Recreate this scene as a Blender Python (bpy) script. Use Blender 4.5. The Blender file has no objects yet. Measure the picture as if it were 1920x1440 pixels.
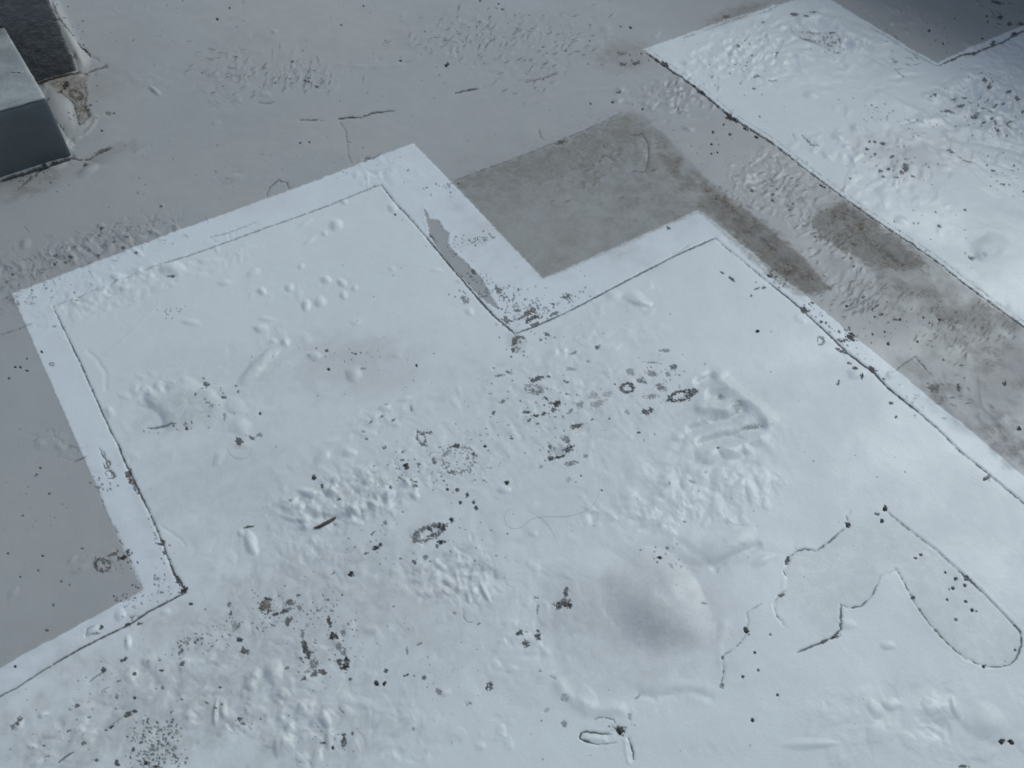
# Bubbled, peeling roof coating: grey floor, two white painted stepped panels, a low plinth against a pillar.
import bpy, math, random
import numpy as np

# ------------------------------------------------------------------ camera, sky, sun, exposure
sc = bpy.context.scene
CAM_H = 1.55
F = 1550.5367656299754                      # focal length for a 1920 wide frame
R = np.array([[0.8232959547897856, -0.5657637932411554, 0.04577227418595817],
              [-0.42237259425076645, -0.6645082260067547, -0.6164659027028452],
              [0.37919014023660047, 0.4882009297684055, -0.7860500554803187]])   # world -> camera (x right, y down, z forward)
cd = bpy.data.cameras.new('camera'); cam = bpy.data.objects.new('camera', cd); sc.collection.objects.link(cam)
cd.sensor_width = 36.0; cd.lens = F / 1920 * 36.0; cd.clip_start = 0.02; cd.clip_end = 500
from mathutils import Matrix, Vector
RW = R.T @ np.diag([1, -1, -1])
cam.matrix_world = Matrix([[*RW[0], 0], [*RW[1], 0], [*RW[2], CAM_H], [0, 0, 0, 1]])
sc.camera = cam
SUN_EL = math.radians(42); SUN_AZ = math.radians(6)     # azimuth measured from +x towards +y
w = bpy.data.worlds.new('World'); sc.world = w; w.use_nodes = True
nt = w.node_tree; nt.nodes.clear()
sky = nt.nodes.new('ShaderNodeTexSky'); sky.sky_type = 'NISHITA'; sky.sun_disc = False
sky.sun_elevation = SUN_EL; sky.sun_rotation = math.pi / 2 - SUN_AZ
sky.air_density = 1.0; sky.dust_density = 1.4; sky.ozone_density = 1.0
bgn = nt.nodes.new('ShaderNodeBackground'); bgn.inputs['Strength'].default_value = 0.126
wo = nt.nodes.new('ShaderNodeOutputWorld')
hs = nt.nodes.new('ShaderNodeHueSaturation'); hs.inputs['Saturation'].default_value = .68      # thin high cloud greys the sky
nt.links.new(sky.outputs[0], hs.inputs['Color']); nt.links.new(hs.outputs[0], bgn.inputs[0]); nt.links.new(bgn.outputs[0], wo.inputs[0])
sl = bpy.data.lights.new('sun', 'SUN'); sl.energy = 1.06; sl.angle = math.radians(32); sl.color = (0.86, 0.98, 1.0)
so = bpy.data.objects.new('sun', sl); sc.collection.objects.link(so)
sd = Vector((math.cos(SUN_EL) * math.cos(SUN_AZ), math.cos(SUN_EL) * math.sin(SUN_AZ), math.sin(SUN_EL)))
so.rotation_euler = sd.to_track_quat('Z', 'Y').to_euler(); so.location = (3, 3, 6)
sc.view_settings.view_transform = 'Standard'; sc.view_settings.look = 'None'
sc.view_settings.exposure = 0.0; sc.view_settings.gamma = 1.0; sc.view_settings.use_curve_mapping = False

# ------------------------------------------------------------------ helpers
C = sc.collection
rng = np.random.default_rng(11); random.seed(5)

def tag(o, label=None, cat=None, group=None, kind=None):
    if label: o['label'] = label
    if cat: o['category'] = cat
    if group: o['group'] = group
    if kind: o['kind'] = kind
    return o

def image_to_floor(u, v):
    """chart casts camera rays from image pixel coordinates (0..1920, 0..1440) -> metres on the floor plane"""
    a = (np.asarray(u, float) - 960) / F; b = (np.asarray(v, float) - 720) / F
    wx = R[0, 0] * a + R[1, 0] * b + R[2, 0]; wy = R[0, 1] * a + R[1, 1] * b + R[2, 1]; wz = R[0, 2] * a + R[1, 2] * b + R[2, 2]
    k = -CAM_H / wz
    return wx * k, wy * k

_P = rng.permutation(512).astype(np.int64); _P = np.concatenate([_P, _P, _P])
_G = rng.uniform(0, 2 * np.pi, 512); _GX, _GY = np.cos(_G), np.sin(_G)
def noise(x, y):
    xi = np.floor(x).astype(np.int64); yi = np.floor(y).astype(np.int64); fx = x - xi; fy = y - yi
    ux = fx * fx * fx * (fx * (fx * 6 - 15) + 10); uy = fy * fy * fy * (fy * (fy * 6 - 15) + 10)
    def g(i, j, dx, dy):
        h = _P[(_P[(i & 511)] + j) & 511]; return _GX[h] * dx + _GY[h] * dy
    a = g(xi, yi, fx, fy); b = g(xi + 1, yi, fx - 1, fy); c = g(xi, yi + 1, fx, fy - 1); d = g(xi + 1, yi + 1, fx - 1, fy - 1)
    return ((a * (1 - ux) + b * ux) * (1 - uy) + (c * (1 - ux) + d * ux) * uy) * 1.5
def fbm(x, y, o=3, l=2.1, g=.5):
    s = 0; a = 1; t = 0
    for i in range(o):
        s = s + a * noise(x + 17.3 * i, y - 9.1 * i); t += a; a *= g; x = x * l; y = y * l
    return s / t
def sst(a, b, x):
    t = np.clip((x - a) / (b - a), 0, 1); return t * t * (3 - 2 * t)

# ------------------------------------------------------------------ the floor relief: a graded height field in metres, its grid laid out in image pixels
STEP = 1.72; RELIEF = .78
def axis(lo, a, b, hi, coarse):
    return np.concatenate([np.arange(lo, a, coarse), np.arange(a, b, STEP), np.arange(b, hi + coarse, coarse)])
U = axis(-620, -30, 1950, 2500, 18.0); V = axis(-420, -30, 1470, 2000, 18.0)
UU, VV = np.meshgrid(U, V); NV, NU = UU.shape
XW, YW = image_to_floor(UU, VV)
Z = np.zeros_like(XW); WHITE = np.zeros_like(Z); DIRT = np.zeros_like(Z); BROWN = np.zeros_like(Z)
DAMP_SHADE = np.zeros_like(Z); WARM = np.zeros_like(Z); BARE_SHEEN = np.zeros_like(Z); GLOSS = np.zeros_like(Z)  # damp film plus painted shade; bare coat plus painted sheen
LAB = np.zeros(Z.shape, np.int32)           # which part a spot of the surface belongs to
PARTS = [('floor', None)]                   # label id -> (name, label)
def new_part(name, label=None):
    PARTS.append((name, label)); return len(PARTS) - 1

N1 = fbm(XW * 60, YW * 60, 2); N2 = fbm(XW * 22 + 5, YW * 22, 3); N3 = fbm(XW * 6, YW * 6 + 3, 3); N4 = noise(XW * 160, YW * 160)
N5 = noise(XW * 95 + 40, YW * 95); N6 = noise(XW * 300 + 11, YW * 300)
WU = UU + 0.9 * N5 + 1.3 * N1; WV = VV + 0.9 * noise(XW * 95, YW * 95 + 70) + 1.3 * noise(XW * 45 + 9, YW * 45)

def win(u0, u1, v0, v1):
    a = np.searchsorted(U, u0); b = np.searchsorted(U, u1); c = np.searchsorted(V, v0); d = np.searchsorted(V, v1)
    return (slice(max(c, 0), max(d, c + 1)), slice(max(a, 0), max(b, a + 1)))
def poly_sd(pts, x, y):
    """signed distance to a closed polygon, positive inside"""
    d = np.full(x.shape, 1e9); ins = np.zeros(x.shape, bool); n = len(pts)
    for i in range(n):
        (x0, y0), (x1, y1) = pts[i], pts[(i + 1) % n]
        ex, ey = x1 - x0, y1 - y0; L = ex * ex + ey * ey + 1e-9
        t = np.clip(((x - x0) * ex + (y - y0) * ey) / L, 0, 1)
        d = np.minimum(d, (x - x0 - t * ex) ** 2 + (y - y0 - t * ey) ** 2)
        c = (y0 > y) != (y1 > y)
        if abs(y1 - y0) > 1e-9: ins ^= c & (x < ex * (y - y0) / (y1 - y0) + x0)
    d = np.sqrt(d); return np.where(ins, d, -d)
def line_d(pts, x, y):
    """distance to a polyline and length along it"""
    d = np.full(x.shape, 1e9); s = np.zeros(x.shape); acc = 0
    for (x0, y0), (x1, y1) in zip(pts[:-1], pts[1:]):
        ex, ey = x1 - x0, y1 - y0; L = math.hypot(ex, ey) + 1e-9
        t = np.clip(((x - x0) * ex + (y - y0) * ey) / L / L, 0, 1)
        q = np.hypot(x - x0 - t * ex, y - y0 - t * ey); m = q < d
        d = np.where(m, q, d); s = np.where(m, acc + t * L, s); acc += L
    return d, s, acc
def bbox(pts, m):
    xs = [p[0] for p in pts]; ys = [p[1] for p in pts]; return win(min(xs) - m, max(xs) + m, min(ys) - m, max(ys) + m)
def ell(u, v, rx, ry, ang, x, y):
    c, s = math.cos(math.radians(ang)), math.sin(math.radians(ang))
    a = (x - u) * c + (y - v) * s; b = -(x - u) * s + (y - v) * c
    return a / rx, b / ry

# --- outlines of the painted areas
OUT = [(22, 550), (400, 409), (684, 303), (775, 269), (900, 398), (1018, 521), (1310, 393), (1440, 498), (1523, 566), (1607, 637), (1680, 694),
       (1760, 760), (1833, 817), (1920, 893), (2600, 1440), (2600, 2100), (-700, 2100), (-700, 1630), (0, 1252), (268, 1107), (228, 1020), (130, 795)]
INN = [(100, 575), (200, 536), (270, 508), (300, 497), (350, 482), (480, 434), (620, 383), (700, 350), (715, 347), (745, 385), (765, 405), (800, 446), (850, 506),
       (900, 564), (925, 591), (965, 625), (1000, 613), (1060, 586), (1100, 566), (1150, 539), (1262, 481), (1340, 447), (1380, 480), (1442, 531),
       (1480, 561), (1500, 579), (1550, 625), (1590, 664), (1640, 701), (1665, 728), (1720, 771), (1760, 805), (1800, 845), (1850, 885), (1920, 943), (2600, 1510),
       (2600, 2100), (-700, 2100), (-700, 1700), (0, 1305), (30, 1290), (100, 1245), (180, 1201), (245, 1170), (280, 1146), (320, 1126), (348, 1111), (340, 1094), (328, 1078),
       (318, 1054), (305, 1019), (297, 999), (278, 956), (262, 924), (238, 874), (220, 831), (207, 807), (192, 774), (180, 747), (150, 679), (127, 632), (113, 604)]
FAR = [(1205, 92), (1280, 67), (1360, 38), (1480, 3), (1536, -14), (1557, 0), (1620, 39), (1700, 88), (1757, 119), (1830, 85), (1920, 47), (2600, -240), (2600, 1150),
       (1980, 660), (1920, 612), (1880, 588), (1835, 556), (1800, 530), (1760, 497), (1700, 455), (1640, 415), (1580, 372), (1510, 320), (1442, 264), (1368, 216), (1310, 166), (1245, 122)]
CORN = [(22, 550), (775, 269), (1018, 521), (1310, 393), (2600, 1440)]
so_ = poly_sd(OUT, WU, WV); si_ = poly_sd(INN, UU, VV); sf_ = poly_sd(FAR, WU, WV)
w1 = sst(-.9, .9, so_); w2 = sst(-.9, .9, sf_)
WHITE = np.maximum(w1, w2)
Z += 0.0007 * sst(-1.6, 1.6, so_) + 0.0007 * sst(-1.6, 1.6, sf_)     # paint build-up over the grey coat
# border strip segments: labelled by the nearest side
ID_IN = new_part('inner_sheet'); ID_FAR = new_part('sheet')
segs = [[(22, 550), (775, 269)], [(775, 269), (1018, 521)], [(1018, 521), (1310, 393)], [(1310, 393), (2600, 1440)], [(22, 550), (268, 1107)], [(268, 1107), (-700, 1630)]]
ds = np.stack([line_d(s, UU, VV)[0] for s in segs]); near = ds.argmin(0)
sid = np.array([new_part('border_strip') for s in segs])
LAB = np.where(so_ > 0, sid[near], 0)
LAB = np.where((si_ > 0) & (so_ > 0), ID_IN, LAB); LAB = np.where(sf_ > 0, ID_FAR, LAB)

LAB0 = LAB.copy()
# --- broad undulation everywhere
Z += 0.0030 * noise(XW * 2.2, YW * 2.2) + 0.0012 * N3 + 0.00022 * N2 + 0.00005 * N1
Z += np.where(so_ > 0, 0.00030 * fbm(XW * 14 + 3, YW * 14, 2) * sst(-.2, .5, N3 + .15), 0)

def bump(u, v, rx, ry=None, ang=0, h=.004, part=None, sharp=1.0, wob=.22):
    """a raised blister (h > 0) or a sunk dent (h < 0)"""
    global LAB
    if part is None or part == 'dent': h = abs(h); part = 'blister' if min(rx, ry or rx) > 6 else ''      # trapped water lifts the skin
    ry = ry or rx; m = max(rx, ry) * 1.7; sl = win(u - m, u + m, v - m, v + m); x, y = UU[sl], VV[sl]
    a, b = ell(u, v, rx, ry, ang, x, y); r = np.hypot(a, b) * (1 + wob * noise(a * 1.1 + u, b * 1.1 + v))
    Z[sl] += h * np.clip(1 - r ** (2 * sharp), 0, 1) ** 1.5
    if part is None: part = 'blister' if (h > 0 and min(rx, ry) > 6) else ('dent' if h < 0 and min(rx, ry) > 6 else '')
    if part and max(rx, ry) > 9:
        i = new_part(part); L = LAB[sl]; L[r < .95] = i
def crease(pts, wd, h, side=0):
    """soft ridge (h > 0) or groove (h < 0) along a polyline"""
    sl = bbox(pts, wd * 3); d, s, T = line_d(pts, WU[sl], WV[sl])
    e = np.minimum(s, T - s) / (wd * 1.5); Z[sl] += h * np.exp(-(d / wd) ** 2) * sst(-.1, 1, e)
def crack(pts, wd=2.0, dk=1.0, h=-.0012, cover=.8, jit=1.0, brown=0., part='crack', fine=.9):
    """a dark broken line: grime in a groove; cover = share of the length that is dark"""
    wd *= .74; sl = bbox(pts, wd + 8); x = UU[sl] + jit * 1.6 * N5[sl] + jit * 1.2 * N4[sl]; y = VV[sl] + jit * 1.6 * N1[sl] - jit * N4[sl]
    d, s, T = line_d(pts, x, y)
    k = noise(s / 13 + pts[0][0], s * 0 + pts[0][1] * .37) + .6 * noise(s / 4.1 + 3, s * 0 + pts[0][1]); k2 = sst(-.75, .45, k + (cover - .5) * 2.2)
    wl = wd * (.45 + .55 * sst(-2, 16, np.minimum(s, T - s))) * (.35 + .75 * k2) * (1 + .4 * noise(s / 6, s * 0 + 9.5)); m = sst(wl + .95, wl * .45, d) * k2 * fine
    DIRT[sl] = np.maximum(DIRT[sl], m * dk); Z[sl] += h * np.exp(-(d / (wd + .8)) ** 2)
    if brown: BROWN[sl] = np.maximum(BROWN[sl], m * brown)
    if part and T > 12: i = new_part(part); L = LAB[sl]; L[(d < max(wd, 1.2)) & (m > .12)] = i
def blot(u, v, rx, ry=None, ang=0, dk=1.0, brown=.3, rag=.8, h=-.0008, ring=0, thr=.0):
    """ragged patch of grime where the coating has flaked"""
    ry = ry or rx; m = max(rx, ry) * 1.8 + 3; sl = win(u - m, u + m, v - m, v + m); x, y = UU[sl], VV[sl]
    a, b = ell(u, v, rx, ry, ang, x, y); r = np.hypot(a, b)
    n = .7 * N5[sl] + .8 * N4[sl] + .5 * N1[sl]
    f = (1 - r) if not ring else (ring - np.abs(r - 1)) * 2
    n = n * .8 + .75 * N6[sl]
    k = sst(-.10, .10, f + rag * n - thr + (.12 if max(rx, ry) <= 4 else 0)); k *= sst(1.7, 1.2, r)
    DIRT[sl] = np.maximum(DIRT[sl], k * dk * (.75 + .25 * sst(-.5, .3, N4[sl]))); BROWN[sl] = np.maximum(BROWN[sl], k * brown)
    Z[sl] += h * sst(1.5, .6, r)
    if max(rx, ry) >= 6:
        i = new_part('flaked_spot'); L = LAB[sl]; L[(k > .3)] = i
def spray(u, v, rx, ry, n, s0=.8, s1=2.0, ang=0, dk=.9, seed=0):
    """tiny pin-holes and grains sprinkled inside an ellipse"""
    g = np.random.default_rng(int(u * 7 + v * 3 + seed))
    for _ in range(n):
        q = g.normal(size=2) * .5; c, s = math.cos(math.radians(ang)), math.sin(math.radians(ang))
        uu = u + q[0] * rx * c - q[1] * ry * s; vv = v + q[0] * rx * s + q[1] * ry * c
        r = g.uniform(s0, s1); sl = win(uu - 5, uu + 5, vv - 5, vv + 5); ea, eb = ell(uu, vv, r * g.uniform(.8, 1.7), r, g.uniform(0, 180), UU[sl], VV[sl])
        k = sst(1.5, .6, np.hypot(ea, eb)) * dk * g.uniform(.6, 1); DIRT[sl] = np.maximum(DIRT[sl], k); Z[sl] -= .0004 * k
def field(u, v, rx, ry, n, s=(4, 10), h=(.0008, .0022), ang=0, neg=.5, elong=1.8, dirt=0, face=None):
    """many small blisters and dimples grouped in an ellipse"""
    g = np.random.default_rng(int(u * 13 + v))
    for _ in range(n):
        q = g.normal(size=2) * .48; c, sn = math.cos(math.radians(ang)), math.sin(math.radians(ang))
        uu = u + q[0] * rx * c - q[1] * ry * sn; vv = v + q[0] * rx * sn + q[1] * ry * c
        r = g.uniform(*s); hh = g.uniform(*h) * r / s[1] * (-1 if g.random() < neg * .5 else 1)
        bump(uu, vv, r * g.uniform(1, elong), r * .8, face + g.uniform(-25, 25) if face is not None else g.uniform(0, 180), hh, part='', sharp=1.3, wob=.5)
        if g.random() < dirt: blot(uu, vv + r * .4, r * .5, r * .25, g.uniform(-40, 20), .75, .3)
def rough(u, v, rx, ry, amp, sc_=30, ang=0, kind='lump', st=1.0, dirt=0):
    """wrinkled skin inside an ellipse: lump = soft cobbles, wrink = folded creases"""
    m = max(rx, ry) * 1.5; sl = win(u - m, u + m, v - m, v + m); a, b = ell(u, v, rx, ry, ang, UU[sl], VV[sl]); r = np.hypot(a, b)
    k = sst(1.25, .35, r + .35 * N2[sl] + .2 * N1[sl]); x, y = XW[sl] * sc_, YW[sl] * sc_ * st
    wx = x + .7 * noise(x * .6 + 5, y * .6); wy = y + .7 * noise(x * .6, y * .6 + 8)
    n1 = noise(wx, wy); n2 = noise(wx * 2.1 + 4, wy * 2.1)
    if kind == 'lump': n = sst(-.5, .5, n1) + .4 * n2
    elif kind == 'pit': n = -sst(.08, .42, n1) - .35 * sst(.1, .5, n2) + .25 * sst(-.1, -.5, n1)
    else: n = -np.exp(-(n1 / .11) ** 2) * sst(-.25, .25, n2 + .1) + .35 * n2
    Z[sl] += amp * k * n
    if dirt:
        q = (sst(.55, .9, -n) if kind != 'lump' else sst(.15, -.2, n)) * k * dirt * sst(-.1, .35, N5[sl] + N1[sl]); DIRT[sl] = np.maximum(DIRT[sl], q)
def stain(shape, ch, amt, soft=10, nz=.5, ang=0, scale=None):
    """soft discolouration; shape = polygon list or (u, v, rx, ry)"""
    if isinstance(shape, list):
        sl = bbox(shape, soft * 2 + 6); d = poly_sd(shape, WU[sl], WV[sl]); k = sst(-soft, soft, d + nz * soft * (N2[sl] + N1[sl]))
    else:
        u, v, rx, ry = shape; m = max(rx, ry) * 1.8; sl = win(u - m, u + m, v - m, v + m); a, b = ell(u, v, rx, ry, ang, UU[sl], VV[sl])
        k = sst(1.5, .3, np.hypot(a, b) + nz * (N2[sl] + .5 * N3[sl]))
    if scale: k = k * sst(-.45, .35, fbm(XW[sl] * scale, YW[sl] * scale + 2, 3))
    ch[sl] = np.maximum(ch[sl], k * amt) if amt > 0 else ch[sl] * (1 + k * amt)
    return sl, k

# ------------------------------------------------------------------ GREY FLOOR
# older, darker square of coating between the panels, and the brown damp band running from it
PATCH = [(850, 340), (1040, 270), (1180, 210), (1205, 214), (1262, 268), (1330, 340), (1440, 425), (1535, 510), (1560, 545), (1500, 560), (1440, 520), (1310, 398), (1018, 524)]
sl, k = stain(PATCH, DAMP_SHADE, .85, soft=4, nz=.6)
d = poly_sd(PATCH, UU[sl], VV[sl]); i = new_part('damp_patch', 'darker square of old grey coating between the white panels'); L = LAB[sl]; L[(d > 0) & (WHITE[sl] < .5)] = i
stain([(860, 345), (1180, 214), (1230, 262), (1060, 330), (940, 360)], BROWN, .42, soft=26, nz=.9); stain((1090, 380, 230, 130), BROWN, .26, nz=.5, scale=9); stain((1200, 300, 110, 60), BROWN, .34, nz=.8, ang=40, scale=20); stain((1020, 430, 160, 80), WARM, .5, nz=.5)
rough(1090, 370, 190, 110, .00035, 55, kind='lump'); rough(1150, 280, 130, 60, .0012, 30, kind='wrink')
B1 = [(1308, 362), (1345, 354), (1440, 427), (1500, 475), (1558, 542), (1508, 553), (1445, 512), (1385, 448), (1325, 396)]
B2 = [(1583, 376), (1640, 417), (1704, 462), (1742, 500), (1695, 506), (1650, 512), (1600, 482), (1540, 448), (1518, 415), (1545, 394)]
stain([(1225, 245), (1270, 285), (1345, 355), (1330, 410), (1262, 350), (1230, 300)], BROWN, .7, soft=9, nz=1.0, scale=18)
for B in (B1, B2):
    sl, k = stain(B, BROWN, .60, soft=7, nz=1.6); DAMP_SHADE[sl] = np.maximum(DAMP_SHADE[sl], .7 * k)
    i = new_part('brown_stain', 'dark brown dirt stain on the grey coating'); L = LAB[sl]; d = poly_sd(B, UU[sl], VV[sl]); L[(d > 0) & (WHITE[sl] < .5)] = i
for (u, v, rx, ry, a) in [(1360, 385, 40, 14, 40), (1500, 500, 40, 14, 42), (1660, 478, 50, 14, 35), (1600, 430, 60, 12, 35), (1400, 415, 45, 22, 40), (1465, 490, 45, 25, 40), (1445, 455, 30, 22, 30), (1500, 520, 35, 16, 20), (1590, 410, 50, 18, 25), (1625, 450, 60, 25, 30), (1600, 400, 40, 14, 30), (1700, 490, 45, 18, 30)]:
    sl, k = stain((u, v, rx, ry), BROWN, .95, ang=a, nz=.9, scale=45); sl, k = stain((u, v, rx * .8, ry * .7), DIRT, .34, ang=a, nz=1.1, scale=60)
stain([(1640, 512), (1705, 465), (1800, 533), (1925, 615), (1925, 660), (1850, 660), (1760, 600), (1690, 560)], BROWN, .55, soft=12, nz=1.2, scale=9); stain((1740, 560, 210, 60), BROWN, .38, ang=32, nz=.6, scale=16); stain((1800, 570, 150, 50), DAMP_SHADE, .55, ang=35, nz=.6, scale=14)
stain((1850, 660, 120, 60), BROWN, .42, ang=40, nz=.7, scale=26); stain((1760, 730, 110, 30), BROWN, .34, ang=40, nz=.6, scale=20)
stain((1880, 820, 80, 35), BROWN, .55, ang=42, nz=.7, scale=30); stain((1900, 690, 70, 60), BROWN, .22, nz=.4)
rough(1850, 600, 130, 60, .0009, 42, 35, 'wrink'); rough(1780, 740, 130, 45, .0012, 30, 40, 'wrink'); rough(1890, 800, 60, 60, .0009, 45, 0, 'wrink', dirt=.25)
rough(1700, 500, 130, 40, .0006, 60, 30, 'lump'); rough(1450, 470, 100, 40, .0006, 70, 40, 'lump')
stain((1470, 345, 110, 60), BARE_SHEEN, .22, nz=.7); stain((1650, 560, 110, 50), BARE_SHEEN, .25, nz=.7); stain((570, 40, 170, 70), BARE_SHEEN, .42, nz=.6, ang=20); stain((640, 270, 200, 50), BARE_SHEEN, .2, nz=.8)  # the strongest pale stain, near the top, is a painted sheen
stain((1165, 105, 55, 30), BROWN, .38, nz=.5); blot(1165, 100, 10, 2.5, 0, .5, .4); blot(1168, 120, 6, 3, 0, .75, .4); blot(1192, 118, 7, 4, -30, .75, .4); spray(1175, 112, 40, 22, 16, .7, 1.5)
stain((1375, 28, 60, 14), BROWN, .5, ang=-20, nz=.6); blot(1360, 32, 7, 3, -10, .5, .9)
stain((1015, 240, 45, 40), WARM, .5, nz=.4); crack([(1010, 242), (1015, 258), (1018, 262)], 1.3, .6, brown=.5); blot(1052, 267, 10, 4, -15, .55, .9)
crack([(850, 340), (1000, 283), (1100, 243), (1165, 212)], 1.6, .45, cover=.65, h=-.0009); crack([(1180, 253), (1205, 251), (1215, 268), (1216, 300), (1210, 322)], 1.8, .5, cover=.8)
crack([(1118, 295), (1138, 292), (1152, 303)], 1.3, .35); crease([(1060, 285), (1130, 268), (1170, 262)], 6, .0012); crease([(1160, 285), (1195, 270), (1205, 290), (1190, 320)], 8, .0015)
def flecks(u, v, rx, ry, n, ang=-40, L0=3, L1=9, dk=.6, ea=0):
    g = np.random.default_rng(int(u * 5 + v * 11))
    for _ in range(n):
        q = g.normal(size=2) * .48; c, s_ = math.cos(math.radians(ea)), math.sin(math.radians(ea)); uu = u + q[0] * rx * c - q[1] * ry * s_; vv = v + q[0] * rx * s_ + q[1] * ry * c
        l = g.uniform(L0, L1); a_ = ang + g.normal() * 22; sl = win(uu - l - 4, uu + l + 4, vv - l - 4, vv + l + 4); a, b = ell(uu, vv, l, 1.5, a_, UU[sl] + 1.5 * N5[sl], VV[sl] + 1.5 * N1[sl]); r = np.hypot(a, b)
        DIRT[sl] = np.maximum(DIRT[sl], sst(1.3, .3, r) * dk * g.uniform(.35, 1)); a, b = ell(uu + 2, vv + 2.5, l * 1.2, 3.6, a_, UU[sl], VV[sl]); Z[sl] += .0012 * sst(1.2, 0, np.hypot(a, b)); Z[sl] -= .0010 * sst(1.3, .3, r)
for a in [(1560, 440, 70, 40, 60, -40), (1470, 350, 90, 50, 46, -35), (1640, 560, 90, 45, 60, -40), (1590, 575, 50, 25, 16, -30), (560, 140, 90, 40, 44, -60), (470, 150, 60, 40, 20, -40), (900, 70, 130, 45, 70, -40), (1040, 60, 120, 50, 40, -20), (255, 435, 110, 30, 50, 30), (70, 495, 120, 45, 60, 40), (30, 560, 50, 30, 20, 40),
          (1830, 630, 120, 60, 60, -50), (1770, 740, 90, 40, 30, 20), (1150, 330, 120, 60, 30, -10), (980, 120, 120, 60, 30, -25), (1280, 180, 70, 40, 24, -60), (420, 120, 60, 50, 26, -20), (1780, 600, 60, 40, 14, -55), (1690, 110, 60, 30, 16, 40), (1870, 30, 60, 30, 16, 40)]: flecks(*a)
# wrinkled fields of the grey coating
for a in [(250, 15, 60, 18, .0011, 30, 0, 'wrink', 1), (420, 120, 70, 50, .0011, 30, -20, 'wrink', 1), (560, 140, 95, 42, .0013, 32, 0, 'wrink', 1), (410, 180, 50, 40, .0010, 30, 0, 'wrink', 1),
          (880, 70, 150, 50, .0012, 34, -12, 'wrink', 1), (1040, 60, 150, 55, .0010, 32, -15, 'wrink', 1), (1000, 120, 160, 50, .0006, 30, -15, 'lump', 1), (1250, 170, 90, 42, .0022, 30, -10, 'lump', 1),
          (1420, 330, 75, 60, .0016, 30, -30, 'wrink', 1), (1500, 400, 60, 45, .0018, 27, 30, 'wrink', 1), (1470, 350, 90, 55, .0013, 36, 35, 'pit', 1), (1560, 530, 80, 40, .0014, 30, 30, 'wrink', 1), (1660, 560, 85, 50, .0016, 32, 20, 'wrink', 1),
          (60, 500, 140, 60, .0024, 26, -15, 'wrink', 1), (250, 430, 120, 36, .0024, 26, -12, 'wrink', 1), (30, 560, 60, 40, .0018, 28, 0, 'pit', 1), (430, 335, 40, 25, .0012, 28, 0, 'wrink', 1), (100, 830, 70, 28, .0018, 28, 20, 'wrink', 1),
          (1660, 32, 75, 26, .0017, 24, -5, 'wrink', 1), (280, 152, 45, 16, .0012, 34, 20, 'lump', 1), (270, 278, 30, 14, .0010, 34, 0, 'wrink', 1), (510, 345, 40, 20, .0012, 32, 0, 'wrink', 1), (200, 1055, 80, 28, .0016, 26, -10, 'wrink', 1), (160, 470, 90, 30, .0022, 28, -15, 'pit', 1)]:
    rough(*a[:6], ang=a[6], kind=a[7], dirt=.42 if a[1] > 380 and a[0] < 700 else .22)
field(160, 470, 150, 38, 40, (4, 10), (.0012, .0034), -18, .45, 2.2, .3, face=45); field(560, 135, 100, 42, 34, (3, 8), (.0008, .0018), 0, .6, 2.4, .22, face=-40); field(880, 60, 150, 55, 60, (3, 7), (.0008, .002), -10, .6, 2.2, .08, face=-40)
field(1260, 180, 85, 45, 46, (4, 8), (.001, .0026), 0, .2, 1.8, 0, face=-30); field(1480, 370, 110, 55, 70, (3, 8), (.001, .0026), 38, .5, 2.2, .15, face=-35); field(1640, 550, 100, 45, 50, (3, 8), (.001, .0026), 20, .5, 2.4, .25, face=-40)
field(1050, 90, 140, 60, 40, (3, 7), (.0006, .0014), -15, .6, 2, .08, face=-30); field(420, 140, 80, 60, 28, (3, 8), (.0008, .0018), 0, .5, 2, .1, face=-20); field(1690, 35, 70, 26, 26, (4, 8), (.001, .002), 0, .3, 2.4, 0, face=30)
field(1380, 120, 60, 40, 10, (3, 7), (.0006, .0016), 0, .3); field(1800, 620, 120, 60, 34, (4, 10), (.0008, .0018), 30, .5, 2, .12)
bump(47, 457, 11, 14, 30, .004); bump(165, 450, 8, 14, 60, .004); bump(235, 448, 26, 9, 40, .0045); bump(262, 447, 16, 8, -10, .0035); bump(205, 462, 12, 18, 30, -.004); bump(290, 437, 18, 6, 20, -.004); bump(515, 60, 9, 6, 0, .002)
bump(290, 170, 16, 5, 40, -.0035); bump(135, 1050, 14, 6, -50, -.003); bump(150, 1068, 26, 8, -20, .003); bump(190, 1058, 18, 14, 0, .0022); bump(25, 1112, 18, 9, -50, -.0025); bump(75, 832, 14, 10, 0, .0035); bump(112, 838, 14, 9, 30, .003)
bump(1135, 52, 14, 11, 0, -.0028); bump(1160, 188, 13, 6, -10, .0028); bump(1800, 612, 17, 13, 0, -.0035); bump(1510, 560, 30, 9, 10, -.002); bump(440, 335, 26, 10, -15, .003); bump(1400, 328, 22, 8, -10, .003); bump(1410, 388, 15, 6, 20, -.0025)
bump(1290, 240, 14, 6, 10, .003); bump(1850, 700, 60, 48, 30, .0035, sharp=1.8); bump(1845, 480, 4, 4)
crease([(1830, 740), (1845, 780), (1875, 800), (1925, 810)], 7, -.0018); crease([(1835, 700), (1842, 760), (1890, 805)], 3, .0016); crease([(1725, 720), (1760, 735), (1800, 790), (1840, 800)], 8, .0024)
crease([(630, 120), (690, 125), (760, 122)], 2.5, .001); crease([(980, 195), (1080, 173), (1200, 165)], 4, .0016); crease([(1200, 233), (1270, 222), (1330, 218)], 4, .0014)
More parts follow.
